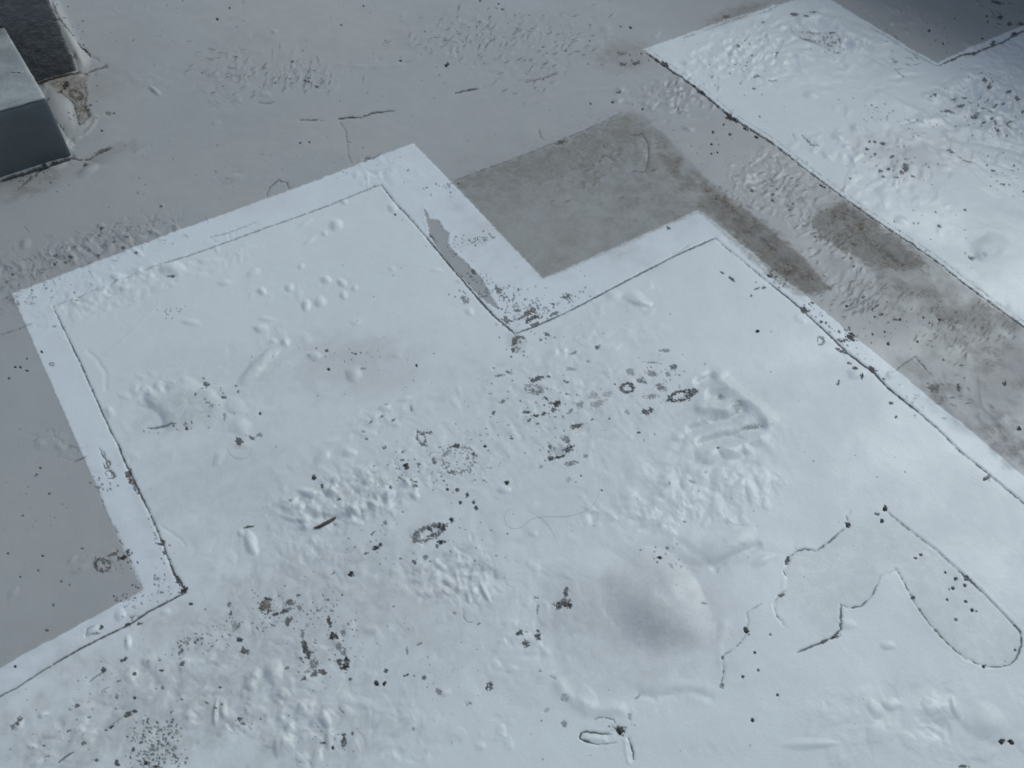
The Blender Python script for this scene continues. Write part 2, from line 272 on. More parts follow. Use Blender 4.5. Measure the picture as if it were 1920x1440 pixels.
# cracks of the grey coating
crack([(560, 225), (575, 225), (605, 226)], 1.5, .8, cover=.62); crack([(634, 223), (655, 220), (675, 220)], 2.0, .95); crack([(675, 221), (700, 211), (738, 207)], 1.9, .85, cover=.9)
crack([(637, 228), (648, 245), (650, 262), (653, 290), (658, 305)], 1.0, .45, cover=.85); crack([(854, 174), (868, 170), (894, 166)], 1.9, .95, cover=1); crack([(985, 156), (1010, 150), (1045, 140)], 1.5, .6, cover=.7)
crack([(485, 193), (500, 195), (515, 192)], 1.6, .5, cover=.9); crack([(490, 170), (495, 158)], 1.2, .5); crack([(0, 627), (22, 621), (40, 614), (58, 607)], 1.8, .55, cover=.5); blot(838, 121, 4, 3, -30, 1, .1)
crack([(500, 366), (506, 350), (522, 336), (538, 342), (542, 352)], 1.8, .5, cover=.7, brown=.3); crack([(683, 303), (686, 296), (698, 298), (712, 290)], 2.2, .6, cover=.9); crack([(830, 351), (846, 345)], 1.4, .6, cover=.8)
crack([(45, 425), (54, 437)], 1.0, .5); crack([(140, 865), (152, 859), (160, 856)], 2.0, .7, cover=.8); crack([(1680, 694), (1700, 679), (1715, 669)], 1.1, .5, cover=.9, brown=.5); crack([(1715, 669), (1730, 685), (1746, 704)], 1.1, .5, cover=.9, brown=.5)
blot(192, 1060, 13, 11, 0, .6, .6, ring=.22); blot(196, 1056, 5, 4, 0, .6, .6); blot(212, 1040, 9, 3, -10, .6, .6); blot(232, 1045, 12, 4, -15, 1, .4); blot(240, 1034, 5, 4, 0, .9, .4); spray(225, 1045, 60, 20, 22)
stain((200, 1020, 70, 50), WARM, .6); stain((560, 10, 120, 60), WARM, .45); stain((640, 250, 150, 60), WARM, .5); stain((430, 370, 100, 30), WARM, .8); stain((1560, 420, 120, 120), WARM, .45); stain((340, 330, 260, 60), WARM, .6, ang=-18, nz=.8); stain((560, 60, 230, 90), WARM, .7, nz=.8); stain((60, 1000, 160, 160), WARM, .4, nz=.8); stain((1400, 300, 160, 80), WARM, .4, nz=.8); stain((1750, 640, 200, 80), WARM, .5, nz=.8, ang=35); stain((900, 230, 160, 50), WARM, .35, nz=.8, ang=-20)
blot(1595, 633, 11, 7, 20, .9, .7); spray(1590, 625, 20, 10, 10); blot(1797, 727, 4, 7, 0, .6, .7); blot(1912, 802, 4, 3, 0, 1, .1); blot(1750, 728, 12, 8, 20, .35, .8); blot(1883, 720, 3, 4, 0, .8, .1)
for u, v in [(28, 688), (38, 688), (17, 709), (50, 672), (50, 695), (68, 890), (92, 925), (75, 877), (38, 1082), (15, 1038), (43, 967), (80, 1042), (115, 1091), (130, 1097), (213, 1118), (88, 1182), (100, 1134), (72, 1070), (430, 14), (407, 35),
             (190, 244), (213, 211), (682, 12), (640, 48), (580, 267), (563, 268), (751, 114), (900, 2), (935, 8), (1148, 193), (1182, 51), (1107, 195), (1205, 204), (1345, 286), (1334, 270), (1334, 288), (1369, 251), (1357, 233), (1337, 247),
             (1658, 623), (1687, 600), (1635, 627), (1743, 606), (1665, 645), (1731, 596), (1720, 641), (1640, 595), (1665, 605), (1761, 599), (1769, 675), (1587, 575), (1595, 485), (1742, 58), (1768, 82), (1850, 30), (1852, 40), (1842, 72)]:
    blot(u, v, random.uniform(1.6, 2.8), random.uniform(1.4, 2.4), 0, 1, .1, rag=.2)
blot(1870, 5, 10, 3, 10, .8, .1); blot(1876, 32, 6, 5, 30, .85, .3); blot(1893, 45, 4, 3, 0, .8, .1); blot(1915, 44, 8, 3, 0, .7, .3)
for a in [(500, 20, 500, 120, 60), (900, 120, 300, 90, 60), (1350, 260, 120, 60, 22), (1700, 600, 150, 60, 60), (60, 950, 90, 150, 24), (1750, 70, 120, 45, 26), (200, 330, 200, 100, 30), (650, 300, 250, 50, 26)]:
    spray(*a[:4], a[4], .6, 1.3, dk=.75)
# coating collapsed against the pillar and plinth
stain([(96, -5), (108, 25), (130, 58), (140, 75), (158, 92), (172, 108), (170, 126), (160, 142), (140, 140), (100, 50), (84, -5)], BARE_SHEEN, .8, soft=4); stain([(66, 152), (150, 132), (178, 122), (170, 170), (168, 224), (150, 238), (138, 205), (118, 175), (95, 165), (70, 165)], BARE_SHEEN, .7, soft=6)
stain([(70, 153), (150, 134), (166, 140), (160, 205), (168, 222), (150, 232), (143, 200), (118, 176), (90, 160)], BROWN, .75, soft=7, nz=1); stain((185, 150, 50, 30), BROWN, .22, nz=.8); stain((200, 290, 60, 16), BROWN, .35, ang=-20, nz=.8); stain((60, 345, 60, 18), BROWN, .45, ang=-25, nz=.9); stain((205, 205, 60, 60), WARM, .7); stain((75, 335, 80, 20), BROWN, .22, ang=-15)
crease([(95, 0), (120, 50), (140, 90), (160, 130)], 9, .006); crease([(75, 160), (115, 148), (160, 140)], 8, .005); bump(112, 205, 26, 46, -20, .007, 'loose_skin'); bump(165, 320, 24, 10, -25, .005); bump(105, 312, 24, 8, -18, .004, '')
crack([(100, 4), (107, 28), (115, 42), (128, 58), (135, 66)], 2.0, .75, cover=.75); crack([(146, 80), (152, 88), (162, 96), (170, 106)], 2.6, 1, cover=1); crack([(174, 107), (182, 110), (187, 116)], 1.4, .6); crack([(140, 103), (145, 114)], 2.2, 1, cover=1)
crack([(148, 138), (160, 138), (178, 130), (200, 124)], 2.2, .6, brown=.8, cover=.9); crack([(188, 127), (198, 121), (200, 128)], 1.3, .5, brown=.8); crack([(60, 157), (85, 152), (110, 145), (146, 136)], 4.6, 1, cover=.9, h=-.004, part='open_joint')
blot(122, 160, 7, 6, -50, 1, .5); blot(113, 172, 5, 3, -30, .9, .5); blot(142, 176, 11, 7, 25, .6, .9, ring=.4); blot(86, 188, 6, 2.2, -10, 1, .1); blot(160, 203, 8, 6, 50, .55, .9); blot(165, 214, 5, 6, 0, .5, .9); blot(202, 212, 6, 3.5, 10, .4, .4)
crack([(115, 174), (128, 184), (138, 191), (143, 212), (148, 232)], 1.5, .8, brown=.7, cover=.8); crack([(156, 150), (162, 175), (157, 198), (166, 215), (150, 234)], 1.2, .55, brown=.7, cover=.9); crack([(90, 208), (105, 228), (120, 244), (126, 256)], 1.5, .7, cover=.7)
crack([(0, 336), (30, 328), (70, 316), (100, 307), (134, 293)], 5.0, 1, cover=1, h=-.005, part='open_joint'); blot(82, 312, 9, 6, -10, 1, 0, rag=.3); blot(103, 306, 11, 5, -10, 1, 0, rag=.3)
crack([(136, 296), (150, 300), (168, 298), (185, 286), (208, 277)], 2.4, .75, brown=.8, cover=.75); blot(190, 283, 15, 3, -22, .6, .9); blot(160, 309, 5, 2.5, -15, .9, .3)
crack([(75, 318), (62, 330), (50, 340), (33, 354)], 2.4, .55, brown=.95, cover=.7); crack([(50, 372), (58, 368)], 1.6, .4); spray(70, 335, 60, 20, 18); spray(120, 60, 40, 70, 26); spray(150, 190, 30, 50, 22)
blot(132, 268, 6, 10, -20, 0, 0); stain((132, 268, 7, 13), WHITE, .75, ang=-25, nz=1, scale=90); stain((150, 255, 6, 10), WHITE, .35, ang=30, nz=1, scale=90); stain((160, 232, 6, 12), WHITE, .4, ang=40, nz=1, scale=90)
crease([(137, 262), (160, 250), (175, 232), (182, 215)], 3, .002)
stain((1700, 20, 260, 80), DAMP_SHADE, .10)  # painted dimming of the upper right corner, for a dark reflection there

# ------------------------------------------------------------------ FAR WHITE PANEL
for a in [(1360, 95, 110, 50, .0024, 24, -15, 'lump'), (1440, 130, 60, 40, .002, 26, 0, 'lump'), (1590, 60, 120, 36, .003, 15, 25, 'lump'), (1880, 110, 90, 50, .0034, 15, -10, 'wrink'), (1850, 200, 120, 60, .004, 15, 5, 'wrink'),
          (1500, 110, 120, 60, .0018, 16, 20, 'lump'), (1640, 120, 120, 50, .0018, 16, 30, 'lump'), (1720, 290, 130, 60, .0012, 20, 10, 'lump'), (1860, 300, 100, 40, .0026, 14, 10, 'wrink'), (1640, 370, 90, 50, .001, 18, 0, 'lump'), (1850, 400, 100, 60, .001, 16, 0, 'lump'),
          (1420, 90, 160, 60, .0014, 34, -15, 'pit')]:
    rough(*a[:6], ang=a[6], kind=a[7])
field(1380, 100, 120, 50, 70, (4, 11), (.001, .0028), -15, .5, 2, .04, face=-30); field(1860, 190, 100, 65, 60, (5, 14), (.0014, .004), 5, .5, 2, .12, face=10); field(1580, 75, 130, 45, 44, (5, 14), (.001, .0028), 25, .5, 2.2, 0, face=20); field(1700, 330, 160, 80, 36, (5, 12), (.0006, .0016), 0, .5)
field(1880, 110, 90, 45, 34, (5, 12), (.0012, .003), -10, .5, 2.2, 0, face=25)
field(1400, 80, 110, 40, 50, (5, 10), (.002, .005), -15, .5, 2, 0, face=-30); field(1860, 200, 90, 60, 40, (8, 18), (.003, .007), 5, .5, 2, 0, face=10); field(1590, 70, 120, 40, 30, (7, 16), (.002, .005), 25, .5, 2.2, 0, face=20); field(1650, 300, 200, 110, 50, (5, 13), (.001, .003), 20, .5, 1.8, 0)
bump(1520, 178, 15, 8, 5, .0045); bump(1604, 241, 14, 9, 15, .005); bump(1572, 257, 15, 9, 0, .004); bump(1585, 276, 9, 4, 0, .003); bump(1732, 224, 22, 15, 20, .004); bump(1855, 465, 38, 28, -8, .006, sharp=1.0, wob=.2); stain((1855, 467, 36, 27), DAMP_SHADE, .22, nz=.3)  # darker tint fills the outline of the large blister
bump(1850, 152, 28, 16, 10, .0055); bump(1800, 205, 16, 10, 0, -.005); bump(1755, 178, 14, 7, 0, -.0035); bump(1845, 207, 18, 8, 10, -.005); bump(1775, 210, 16, 7, 10, -.004); bump(1470, 105, 24, 16, 30, .004); bump(1700, 60, 4, 4); bump(1500, 130, 20, 9, 30, .003); bump(1340, 140, 18, 10, 20, .003)
bump(1550, 292, 14, 7, 40, -.003); bump(1690, 415, 16, 9, 20, .003); bump(1710, 460, 9); bump(1770, 315, 18, 6, 5, -.003)
crease([(1775, 256), (1850, 268), (1925, 287)], 5, -.004); crease([(1790, 240), (1850, 250), (1920, 262)], 8, .004); crease([(1640, 170), (1700, 200), (1740, 215)], 5, .0025); crease([(1450, 90), (1480, 105), (1500, 125)], 6, -.003); crease([(1520, 40), (1580, 70), (1640, 95)], 6, -.0035)
FO = [(1480, 55), (1487, 64), (1510, 73), (1532, 80), (1545, 88), (1560, 99), (1572, 100), (1574, 85), (1568, 65), (1548, 60), (1530, 63), (1512, 60), (1500, 58)]
crack(FO[:7], 2.0, .65, cover=.6, h=-.002, brown=.4, part='flake_edge', jit=1.6); crack(FO[6:] + FO[:1], 1.6, .5, cover=.42, h=-.001, brown=.5, part='flake_edge'); stain(FO, WARM, .7, soft=4); spray(1545, 78, 38, 16, 40, .7, 1.5, ang=20)
field(1700, 290, 110, 60, 24, (4, 10), (.0008, .002), 0, .6); stain((1700, 290, 105, 48), WARM, .95, ang=8, nz=.5); stain((1690, 290, 70, 30), BROWN, .12, ang=8, nz=.7)
for a in [(1655, 270, 5, 2.5), (1640, 267, 3, 2), (1630, 266, 3, 2), (1625, 280, 3, 2), (1673, 294, 5, 2), (1650, 322, 4, 2.5), (1665, 318, 3, 2), (1697, 315, 6, 7), (1690, 325, 4, 3), (1712, 331, 4, 2), (1680, 335, 5, 2), (1655, 333, 3, 2), (1640, 290, 3, 2), (1560, 64, 5, 2), (1525, 24, 7, 2.5), (1490, 28, 7, 2.5), (1510, 33, 6, 2)]:
    blot(*a, ang=random.uniform(-20, 20), dk=.75, brown=.5)
for a in [(1752, 181, 4, 2.5), (1808, 182, 5, 2.5), (1778, 210, 13, 3), (1800, 200, 9, 4), (1845, 154, 6, 3), (1854, 164, 4, 5), (1845, 203, 5, 4), (1857, 209, 5, 3), (1828, 220, 7, 3), (1842, 231, 5, 2), (1857, 227, 3, 2), (1840, 236, 2, 2), (1868, 247, 7, 4), (1888, 175, 5, 3), (1907, 186, 6, 3), (1863, 236, 4, 3), (1820, 190, 4, 2),
          (1782, 284, 7, 2.5), (1820, 484, 8, 4), (1808, 394, 3, 3), (1760, 425, 5, 3), (1593, 336, 3, 2), (1880, 346, 6, 2), (1862, 320, 5, 3), (1901, 311, 2, 2), (1905, 218, 2, 2), (1421, 142, 4, 2), (1416, 145, 3, 3), (1414, 165, 3, 2), (1424, 218, 2.5, 2), (1383, 91, 4, 3)]:
    blot(a[0], a[1], a[2] * .85, a[3] * .8, ang=random.uniform(0, 30), dk=.8, brown=.25)
crack([(1902, 226), (1893, 228), (1884, 235), (1888, 242), (1897, 243)], 2.0, .9, cover=.85); crack([(1797, 293), (1805, 300), (1820, 303)], 1.5, .7, cover=.85); crack([(1503, 254), (1512, 262), (1520, 272), (1535, 275)], 1.8, .7, cover=.8); crack([(1486, 251), (1491, 262)], 1.2, .6)
crack([(1440, 151), (1450, 151), (1456, 149)], 2.2, .6); crack([(1617, 196), (1640, 205), (1670, 232)], 1.0, .6, cover=.3, part=''); crack([(1690, 235), (1720, 225), (1738, 238)], 1.0, .6, cover=.3, part='')
spray(1680, 220, 100, 30, 40, .6, 1.3, ang=15); spray(1400, 130, 60, 50, 30, .6, 1.4); spray(1850, 200, 90, 60, 40, .8, 1.8); spray(1680, 300, 80, 40, 34, .7, 1.5); spray(1880, 330, 60, 40, 24, .6, 1.5); spray(1740, 430, 120, 60, 16, .6, 1.5)
EDGE_L = [(1212, 98), (1250, 126), (1315, 171), (1372, 219), (1446, 266), (1514, 320), (1584, 372), (1644, 415), (1704, 455), (1764, 497), (1803, 529), (1840, 556), (1884, 588), (1925, 616)]
crack(EDGE_L, 1.7, .95, cover=.82, h=-.002, jit=.7); crack([(u + 5, v - 6) for u, v in EDGE_L], 1.0, .4, cover=.5, h=-.001, jit=.5)
for a in [(1247, 120, 7, 4), (1232, 112, 4, 2), (1367, 217, 5, 6), (1375, 222, 9, 4), (1398, 240, 6, 3), (1315, 172, 7, 3), (1418, 256, 4, 2), (1300, 160, 4, 2), (1540, 348, 7, 2)]: blot(*a, ang=30, dk=1, brown=.15)
crack([(1280, 72), (1330, 55), (1375, 38), (1400, 30)], 1.3, .5, cover=.6); crack([(1425, 24), (1440, 20), (1455, 12)], 1.2, .5, cover=.6)
crack([(1630, 50), (1650, 64), (1690, 88), (1730, 110), (1752, 123), (1764, 122)], 1.1, .45, cover=.7); crack([(1762, 123), (1805, 103), (1830, 100), (1850, 91), (1880, 80), (1898, 69), (1925, 55)], 2.2, .95, cover=.95)
blot(1862, 81, 5, 4, -30, .9, .1); blot(1900, 64, 6, 3, -20, .9, .1); blot(1826, 102, 4, 3, 0, .9, .1); blot(1788, 112, 6, 2, -20, .8, .1)

# ------------------------------------------------------------------ NEAR WHITE PANEL
# the joint between border strips and inner sheet
SE = [(INN[0:2], 1.0, .55, .55), (INN[1:4], 1.2, .6, .5), (INN[3:9], 1.3, .7, .68), (INN[8:12], 1.4, .8, .8), (INN[11:16], 2.3, 1, 1.0), (INN[15:18], 1.8, .95, .9), (INN[17:22], 1.6, .95, .92), (INN[21:24], 1.2, .7, .6), (INN[23:28], 1.8, .95, .9), (INN[27:31], 2.2, 1, .95), (INN[30:36], 1.4, .8, .66),
      (INN[36:42][2:], 1.6, .9, .85), (INN[41:47], 2.3, 1, .95), (INN[46:50], 3.4, 1, 1.0), (INN[49:53], 2.2, .95, .62), (INN[52:56], 2.4, 1, .92), (INN[55:60] + [INN[60]], 1.7, .95, .9), (INN[60:] + INN[:1], 1.5, .85, .7)]
for pts, wd, dk, cv in SE: crack(pts, wd * .9, dk, h=-.0022, cover=cv, jit=.6, part='joint_crack', brown=.12 if dk > .96 else .04)
crack([(395, 445), (430, 436), (480, 417)], 1.1, .5, cover=.6); crack([(0, 1305), (-60, 1340)], 1.2, .9)
blot(343, 1106, 8, 5, -30, 1, .5); blot(334, 1088, 4, 9, -25, 1, .5); blot(304, 1018, 5, 5, 0, .9, .3); blot(308, 1037, 3, 3, 0, .9, .2); blot(242, 890, 7, 10, -15, .5, 1); blot(247, 903, 6, 7, -30, .7, .6); blot(255, 915, 4, 10, -25, .8, .4)
for p in ([(188, 841), (191, 850), (196, 860), (202, 867)], [(194, 848), (199, 857)], [(194, 868), (197, 877), (204, 877), (206, 868), (202, 862)], [(198, 864), (202, 875)], [(198, 884), (203, 881), (210, 885), (216, 894), (210, 898), (202, 897)], [(206, 882), (211, 893)], [(196, 886), (200, 892)]):
    crack(p, 1.6, .75, cover=1, brown=.9, h=-.0015, part='')
i = new_part('rust_mark', 'row of small rusty peeled marks'); sl = win(186, 218, 840, 900); L = LAB[sl]; L[DIRT[sl] > .2] = i
stain((205, 850, 22, 24), WHITE, 1, nz=.3); spray(200, 915, 28, 10, 14); spray(188, 905, 12, 16, 8)
# paint torn off the border strip, grey coat showing
TEAR = [(793, 388), (800, 398), (806, 411), (822, 412), (827, 420), (831, 429), (843, 437), (840, 452), (846, 467), (858, 478), (881, 500), (898, 516), (915, 543), (928, 567), (938, 582), (913, 568), (890, 547), (860, 515), (833, 483), (818, 463), (806, 443), (803, 428), (797, 405)]
sl = bbox(TEAR, 10); d = poly_sd(TEAR, UU[sl] + 2.2 * N5[sl] + 1.8 * N4[sl], VV[sl] + 2.4 * N1[sl]); k = sst(-.8, .8, d); WHITE[sl] *= 1 - k; Z[sl] -= .0011 * k; Z[sl] += .0007 * np.exp(-((d + 2) / 2.2) ** 2)
i = new_part('torn_paint', 'jagged tear in the white strip showing grey coat'); L = LAB[sl]; L[d > 0] = i
crack([(803, 438), (812, 447), (818, 455)], 2.0, .8); spray(900, 448, 40, 10, 40, .7, 1.6, ang=-5); spray(850, 470, 14, 18, 20, .6, 1.3); spray(830, 355, 40, 14, 10)
for a in [(920, 545, 60, 22, 60, 45), (985, 590, 50, 22, 90, -25), (1040, 575, 50, 12, 30, -28), (1000, 560, 70, 26, 34, 0), (960, 560, 30, 30, 30, 0)]: spray(a[0], a[1], a[2], a[3], a[4], .7, 1.7, ang=a[5])
for a in [(993, 585, 10, 6, -30, .6), (998, 596, 14, 3, -25, .8), (1040, 588, 8, 3, -25, .2), (1002, 608, 9, 4, -25, .2), (975, 597, 9, 2, -25, .5), (950, 600, 5, 9, -40, .2), (888, 510, 6, 3, 40, .1), (935, 545, 5, 9, -35, .1), (1062, 556, 9, 5, -10, .2), (968, 582, 7, 2.5, 0, .1), (965, 640, 5, 10, 15, .8), (972, 633, 10, 3, -10, .7), (962, 655, 4, 6, 0, .5), (1025, 626, 6, 3, 30, .2)]:
    blot(*a[:5], dk=.75, brown=a[5])
crack([(1053, 558), (1062, 554), (1070, 560), (1076, 566)], 1.4, .6); stain((965, 640, 16, 18), BROWN, .3); spray(970, 655, 20, 22, 18); spray(1000, 635, 45, 10, 12)
# right strip grime
for a in [(1505, 582, 6, 5, 30, .2), (1512, 584, 5, 3, 0, .2), (1539, 605, 3, 2, 0, .1), (1549, 606, 2, 2, 0, .1), (1523, 569, 3, 2, 0, .5), (1577, 640, 7, 3, 10, .1), (1635, 693, 8, 4, 30, .6), (1580, 661, 7, 3, 20, .2), (1570, 655, 4, 2, 30, .2), (1592, 682, 4, 2, 20, .2), (1602, 691, 5, 3, 10, .2), (1616, 705, 3, 5, 15, .2),
          (1571, 719, 2, 5, 20, .1), (1253, 427, 5, 3, 10, .1), (1443, 517, 4, 4, 0, .2), (1455, 520, 5, 2, 0, .2), (1372, 524, 7, 2.5, 40, .1), (1352, 511, 5, 1.5, 25, .1), (1432, 540, 3, 2, -30, .1), (1408, 555, 2, 2, 0, .1), (1420, 541, 5, 2, -20, .1), (1850, 897, 6, 4, 0, .1), (1671, 756, 4, 2, 0, .1), (1680, 783, 2, 3, 0, .1)]:
    blot(*a[:5], dk=.9, brown=a[5])
blot(1538, 640, 6, 7, 0, .6, .1, ring=.3); crease([(1490, 590), (1498, 600), (1512, 605)], 5, .002); bump(1605, 700, 20, 14, 0, .0045); crease([(1660, 700), (1670, 705), (1685, 700)], 6, .003); spray(1460, 530, 40, 14, 16); spray(1560, 620, 90, 10, 26, ang=42); crack([(1440, 513), (1452, 505), (1462, 510)], 1.6, .6); crack([(1260, 476), (1275, 472), (1290, 460)], 1.0, .4); bump(1345, 450, 26, 10, -10, .002)

# white edges catching grime
crack([(268, 1105), (262, 1090), (248, 1060), (228, 1018), (214, 985)], 1.6, .8, cover=.45, part=''); crack([(176, 900), (184, 918), (196, 950)], 1.4, .7, cover=.5, part=''); crack([(264, 1112), (230, 1130)], 1.5, .6, cover=.5, part='')
spray(290, 1105, 40, 30, 40, .7, 1.8); spray(240, 1130, 26, 20, 24, .7, 1.8); spray(250, 1160, 16, 14, 18, .7, 1.8); spray(105, 545, 70, 20, 10); spray(300, 1020, 14, 50, 24, ang=-20)
blot(293, 1085, 7, 3, 0, .7, .1); blot(262, 1170, 5, 3, -15, 1, .1); blot(233, 1237, 6, 3, -25, .9, .1); blot(29, 1250, 2.5, 2.5, 0, 1, 0); blot(240, 1172, 4, 3, 0, 1, 0); crack([(160, 1192), (164, 1180), (175, 1174)], 2, .6, h=-.003); blot(190, 1177, 3, 4, 20, .9, .1); blot(178, 1189, 8, 2, -10, .6, .1)
bump(175, 1182, 16, 11, -25, .0035); bump(226, 1153, 12, 14, 0, -.0045); bump(310, 1148, 12, 7, -20, -.0035)
blot(78, 660, 2.5, 2); blot(97, 683, 4, 3, 0, .7, .1, ring=.4); blot(102, 612, 3, 2, 0, .5, .1); blot(33, 568, 3, 4, 0, .6, .1); crack([(50, 560), (60, 550), (58, 535)], 1.1, .45); crease([(110, 620), (112, 632), (125, 640), (135, 632)], 1.6, .0006)

# upper left: bubbles under the sheet
for a in [(180, 548, 130, 34, .0024, 24, -20, 'lump'), (280, 520, 90, 30, .002, 26, -18, 'lump'), (120, 560, 60, 30, .0018, 28, 0, 'wrink'), (400, 500, 110, 26, .0010, 22, -15, 'lump'), (740, 330, 60, 26, .0014, 26, -10, 'lump'), (150, 600, 40, 20, .001, 24, 0, 'lump'), (430, 440, 60, 14, .0016, 26, -20, 'wrink')]: rough(*a[:6], ang=a[6], kind=a[7])
field(200, 545, 130, 30, 60, (4, 10), (.001, .0028), -20, .4, 1.8, .02, face=-10); field(400, 495, 110, 24, 26, (4, 9), (.0008, .002), -18, .4, 1.8); field(560, 560, 120, 40, 16, (5, 9), (.0006, .0014), 0, .4); field(710, 325, 60, 22, 16, (4, 9), (.001, .0024), -10, .5, 2, .06); field(250, 850, 60, 90, 12, (6, 12), (.0006, .0014), 60, .5)
field(520, 650, 80, 40, 14, (6, 12), (.0008, .0018), 0, .5); field(280, 740, 40, 50, 26, (6, 13), (.0012, .003), 80, .4, 1.5)
for a in [(324, 505, 28, 15, 0, -.008), (163, 560, 14, 9, 10, -.005), (140, 565, 9, 7, 0, -.004), (422, 531, 16, 7, -5, -.004), (474, 513, 17, 8, -30, .004), (357, 605, 22, 7, 5, -.0035), (630, 422, 14, 13, 0, .0065), (608, 437, 7, 6, 0, .003), (570, 420, 22, 5, -35, .003), (580, 452, 16, 4, -35, .0035), (736, 391, 11, 9, 20, -.004), (645, 378, 9, 5, 30, .003),
          (611, 525, 12, 9, 20, -.006), (641, 531, 11, 8, 30, .0055), (543, 540, 10, 9, -30, -.0055), (574, 573, 9, 14, 10, .0065), (600, 566, 13, 12, -20, .0065), (644, 554, 9, 9, 0, -.005), (665, 541, 8, 6, -30, .004), (492, 547, 11, 8, 30, -.006), (565, 500, 8, 5, -30, .004), (490, 616, 15, 9, 0, -.005), (512, 640, 9, 6, 0, .004), (535, 642, 10, 9, 0, -.005), (500, 598, 18, 5, 5, .003),
          (588, 667, 17, 10, 0, .005), (663, 702, 17, 17, 0, .0075), (735, 505, 7, 5, 0, .003), (818, 508, 13, 5, 0, .003), (862, 527, 11, 5, 0, .003), (667, 605, 12, 8, 0, .0025), (745, 668, 12, 6, 0, -.002), (355, 1000, 4, 4, 0, 0), (205, 772, 9, 14, -30, .004), (450, 800, 24, 18, 0, -.006), (455, 835, 20, 8, 0, .003), (410, 860, 10, 20, 20, .003), (290, 752, 16, 22, 20, -.003)]: bump(*a)
bump(345, 752, 66, 46, -12, -.011, 'dent', sharp=2.2, wob=.35); bump(480, 690, 50, 15, -48, -.009, 'dent'); bump(505, 668, 28, 12, -40, .005); bump(400, 735, 30, 14, -20, .004); bump(440, 760, 24, 18, 10, .004)
crease([(160, 655), (180, 672), (198, 700), (198, 735)], 4, -.0016); crease([(198, 668), (225, 645), (260, 610), (300, 570)], 3, .001); crease([(190, 575), (225, 578), (245, 570)], 4, -.0014); crease([(300, 985), (335, 1010), (350, 1025)], 3, -.0012)
blot(321, 520, 7, 2, 0, .9, .1); blot(387, 722, 5, 5, -20, .9, .1); blot(421, 746, 4, 3, 0, .8, .1); blot(397, 764, 4, 3, 0, .5, .1); blot(421, 783, 3, 7, 0, .5, .1); crack([(277, 803), (290, 803), (305, 800), (330, 797)], 2.2, .8, cover=.75); blot(350, 805, 3, 2); blot(448, 828, 7, 8, 20, .8, .5); blot(470, 821, 7, 3, 20, .8, .3); blot(487, 817, 5, 3, 0, .5, .2)
spray(330, 800, 80, 8, 16, ang=-8); spray(325, 585, 26, 18, 18, .6, 1.2); spray(400, 740, 40, 40, 18); spray(660, 665, 70, 18, 16, .7, 1.5)
blot(871, 562, 8, 5, 30, .6, .2); spray(865, 555, 22, 12, 14); blot(740, 403, 2, 2)
stain((690, 690, 130, 62), WARM, .9, nz=.5); stain((660, 660, 80, 30), BROWN, .07); stain((540, 900, 260, 120), WARM, .35, nz=.6); stain((400, 1200, 300, 160), WARM, .45, nz=.6); stain((350, 765, 85, 50), DAMP_SHADE, .38, ang=-12); stain((500, 690, 40, 60), DAMP_SHADE, .22, ang=40); stain((1350, 775, 100, 70), DAMP_SHADE, .20, nz=.8)  # closing ellipses paint the shade of the swells and the fold
for a in [(620, 960, 260, 120, .30, -20), (430, 860, 160, 80, .45, -10), (520, 1180, 260, 120, .75, -15), (250, 1310, 260, 130, .8, -25), (560, 1330, 160, 100, .5, 0), (760, 1130, 170, 90, .6, 0), (360, 1080, 60, 140, .5, -20), (300, 930, 60, 120, .35, -20), (880, 980, 120, 60, .3, 0), (100, 1400, 160, 60, .5, 0)]: stain(a[:4], WARM, a[4], nz=.9, ang=a[5])
for a in [(600, 690, 150, 60, .15, -5), (480, 900, 160, 60, .10, 0), (420, 1180, 240, 90, .16, -20), (300, 1330, 260, 100, .16, -20), (720, 1150, 120, 80, .14, 0), (900, 1200, 140, 120, .12, 0), (1060, 760, 200, 80, .12, 0), (1350, 1040, 110, 40, .16, -10), (1130, 600, 120, 30, .10, -20), (1000, 930, 200, 60, .08, 0), (1870, 200, 110, 70, .12, 0), (1500, 60, 120, 40, .08, 0), (1850, 1400, 120, 60, .12, 0), (1200, 1270, 160, 50, .14, 0)]: stain(a[:4], DAMP_SHADE, a[4], nz=1.0, ang=a[5])
for a in [(300, 1340, 330, 130, .42, -20), (500, 1190, 280, 120, .34, -15), (640, 1070, 200, 80, .26, -10), (420, 930, 180, 90, .18, 0), (600, 1380, 180, 80, .26, 0), (100, 1400, 200, 70, .30, 0), (560, 960, 140, 60, .20, -10), (720, 1250, 180, 100, .20, 0), (1230, 1270, 150, 40, .18, 0), (880, 900, 160, 100, .10, 0), (380, 690, 120, 50, .10, 0), (1750, 1330, 120, 60, .14, 0)]: stain(a[:4], DAMP_SHADE, a[4], nz=1.0, ang=a[5])
for a in [(660, 1150, 200, 130, 12), (300, 1270, 300, 130, 9), (1040, 760, 260, 120, 12), (650, 930, 160, 70, 14)]: stain(a[:4], DAMP_SHADE, .22, nz=1.0, scale=a[4])
stain((620, 1050, 240, 150), WARM, .35, nz=.6); stain((420, 1330, 350, 130), DAMP_SHADE, .12); stain((1060, 720, 260, 120), WARM, -.6); stain((1230, 1150, 160, 110), WARM, 1.0); stain((1243, 1178, 66, 46), DAMP_SHADE, .42, nz=.3, ang=28); stain((1160, 1140, 130, 80), DAMP_SHADE, .22, nz=.6, ang=5); stain((1130, 1150, 120, 70), WARM, .8, nz=.6); stain((1150, 1250, 160, 70), DAMP_SHADE, .16, nz=.8)  # grey film below the dome's crest also paints its shaded face

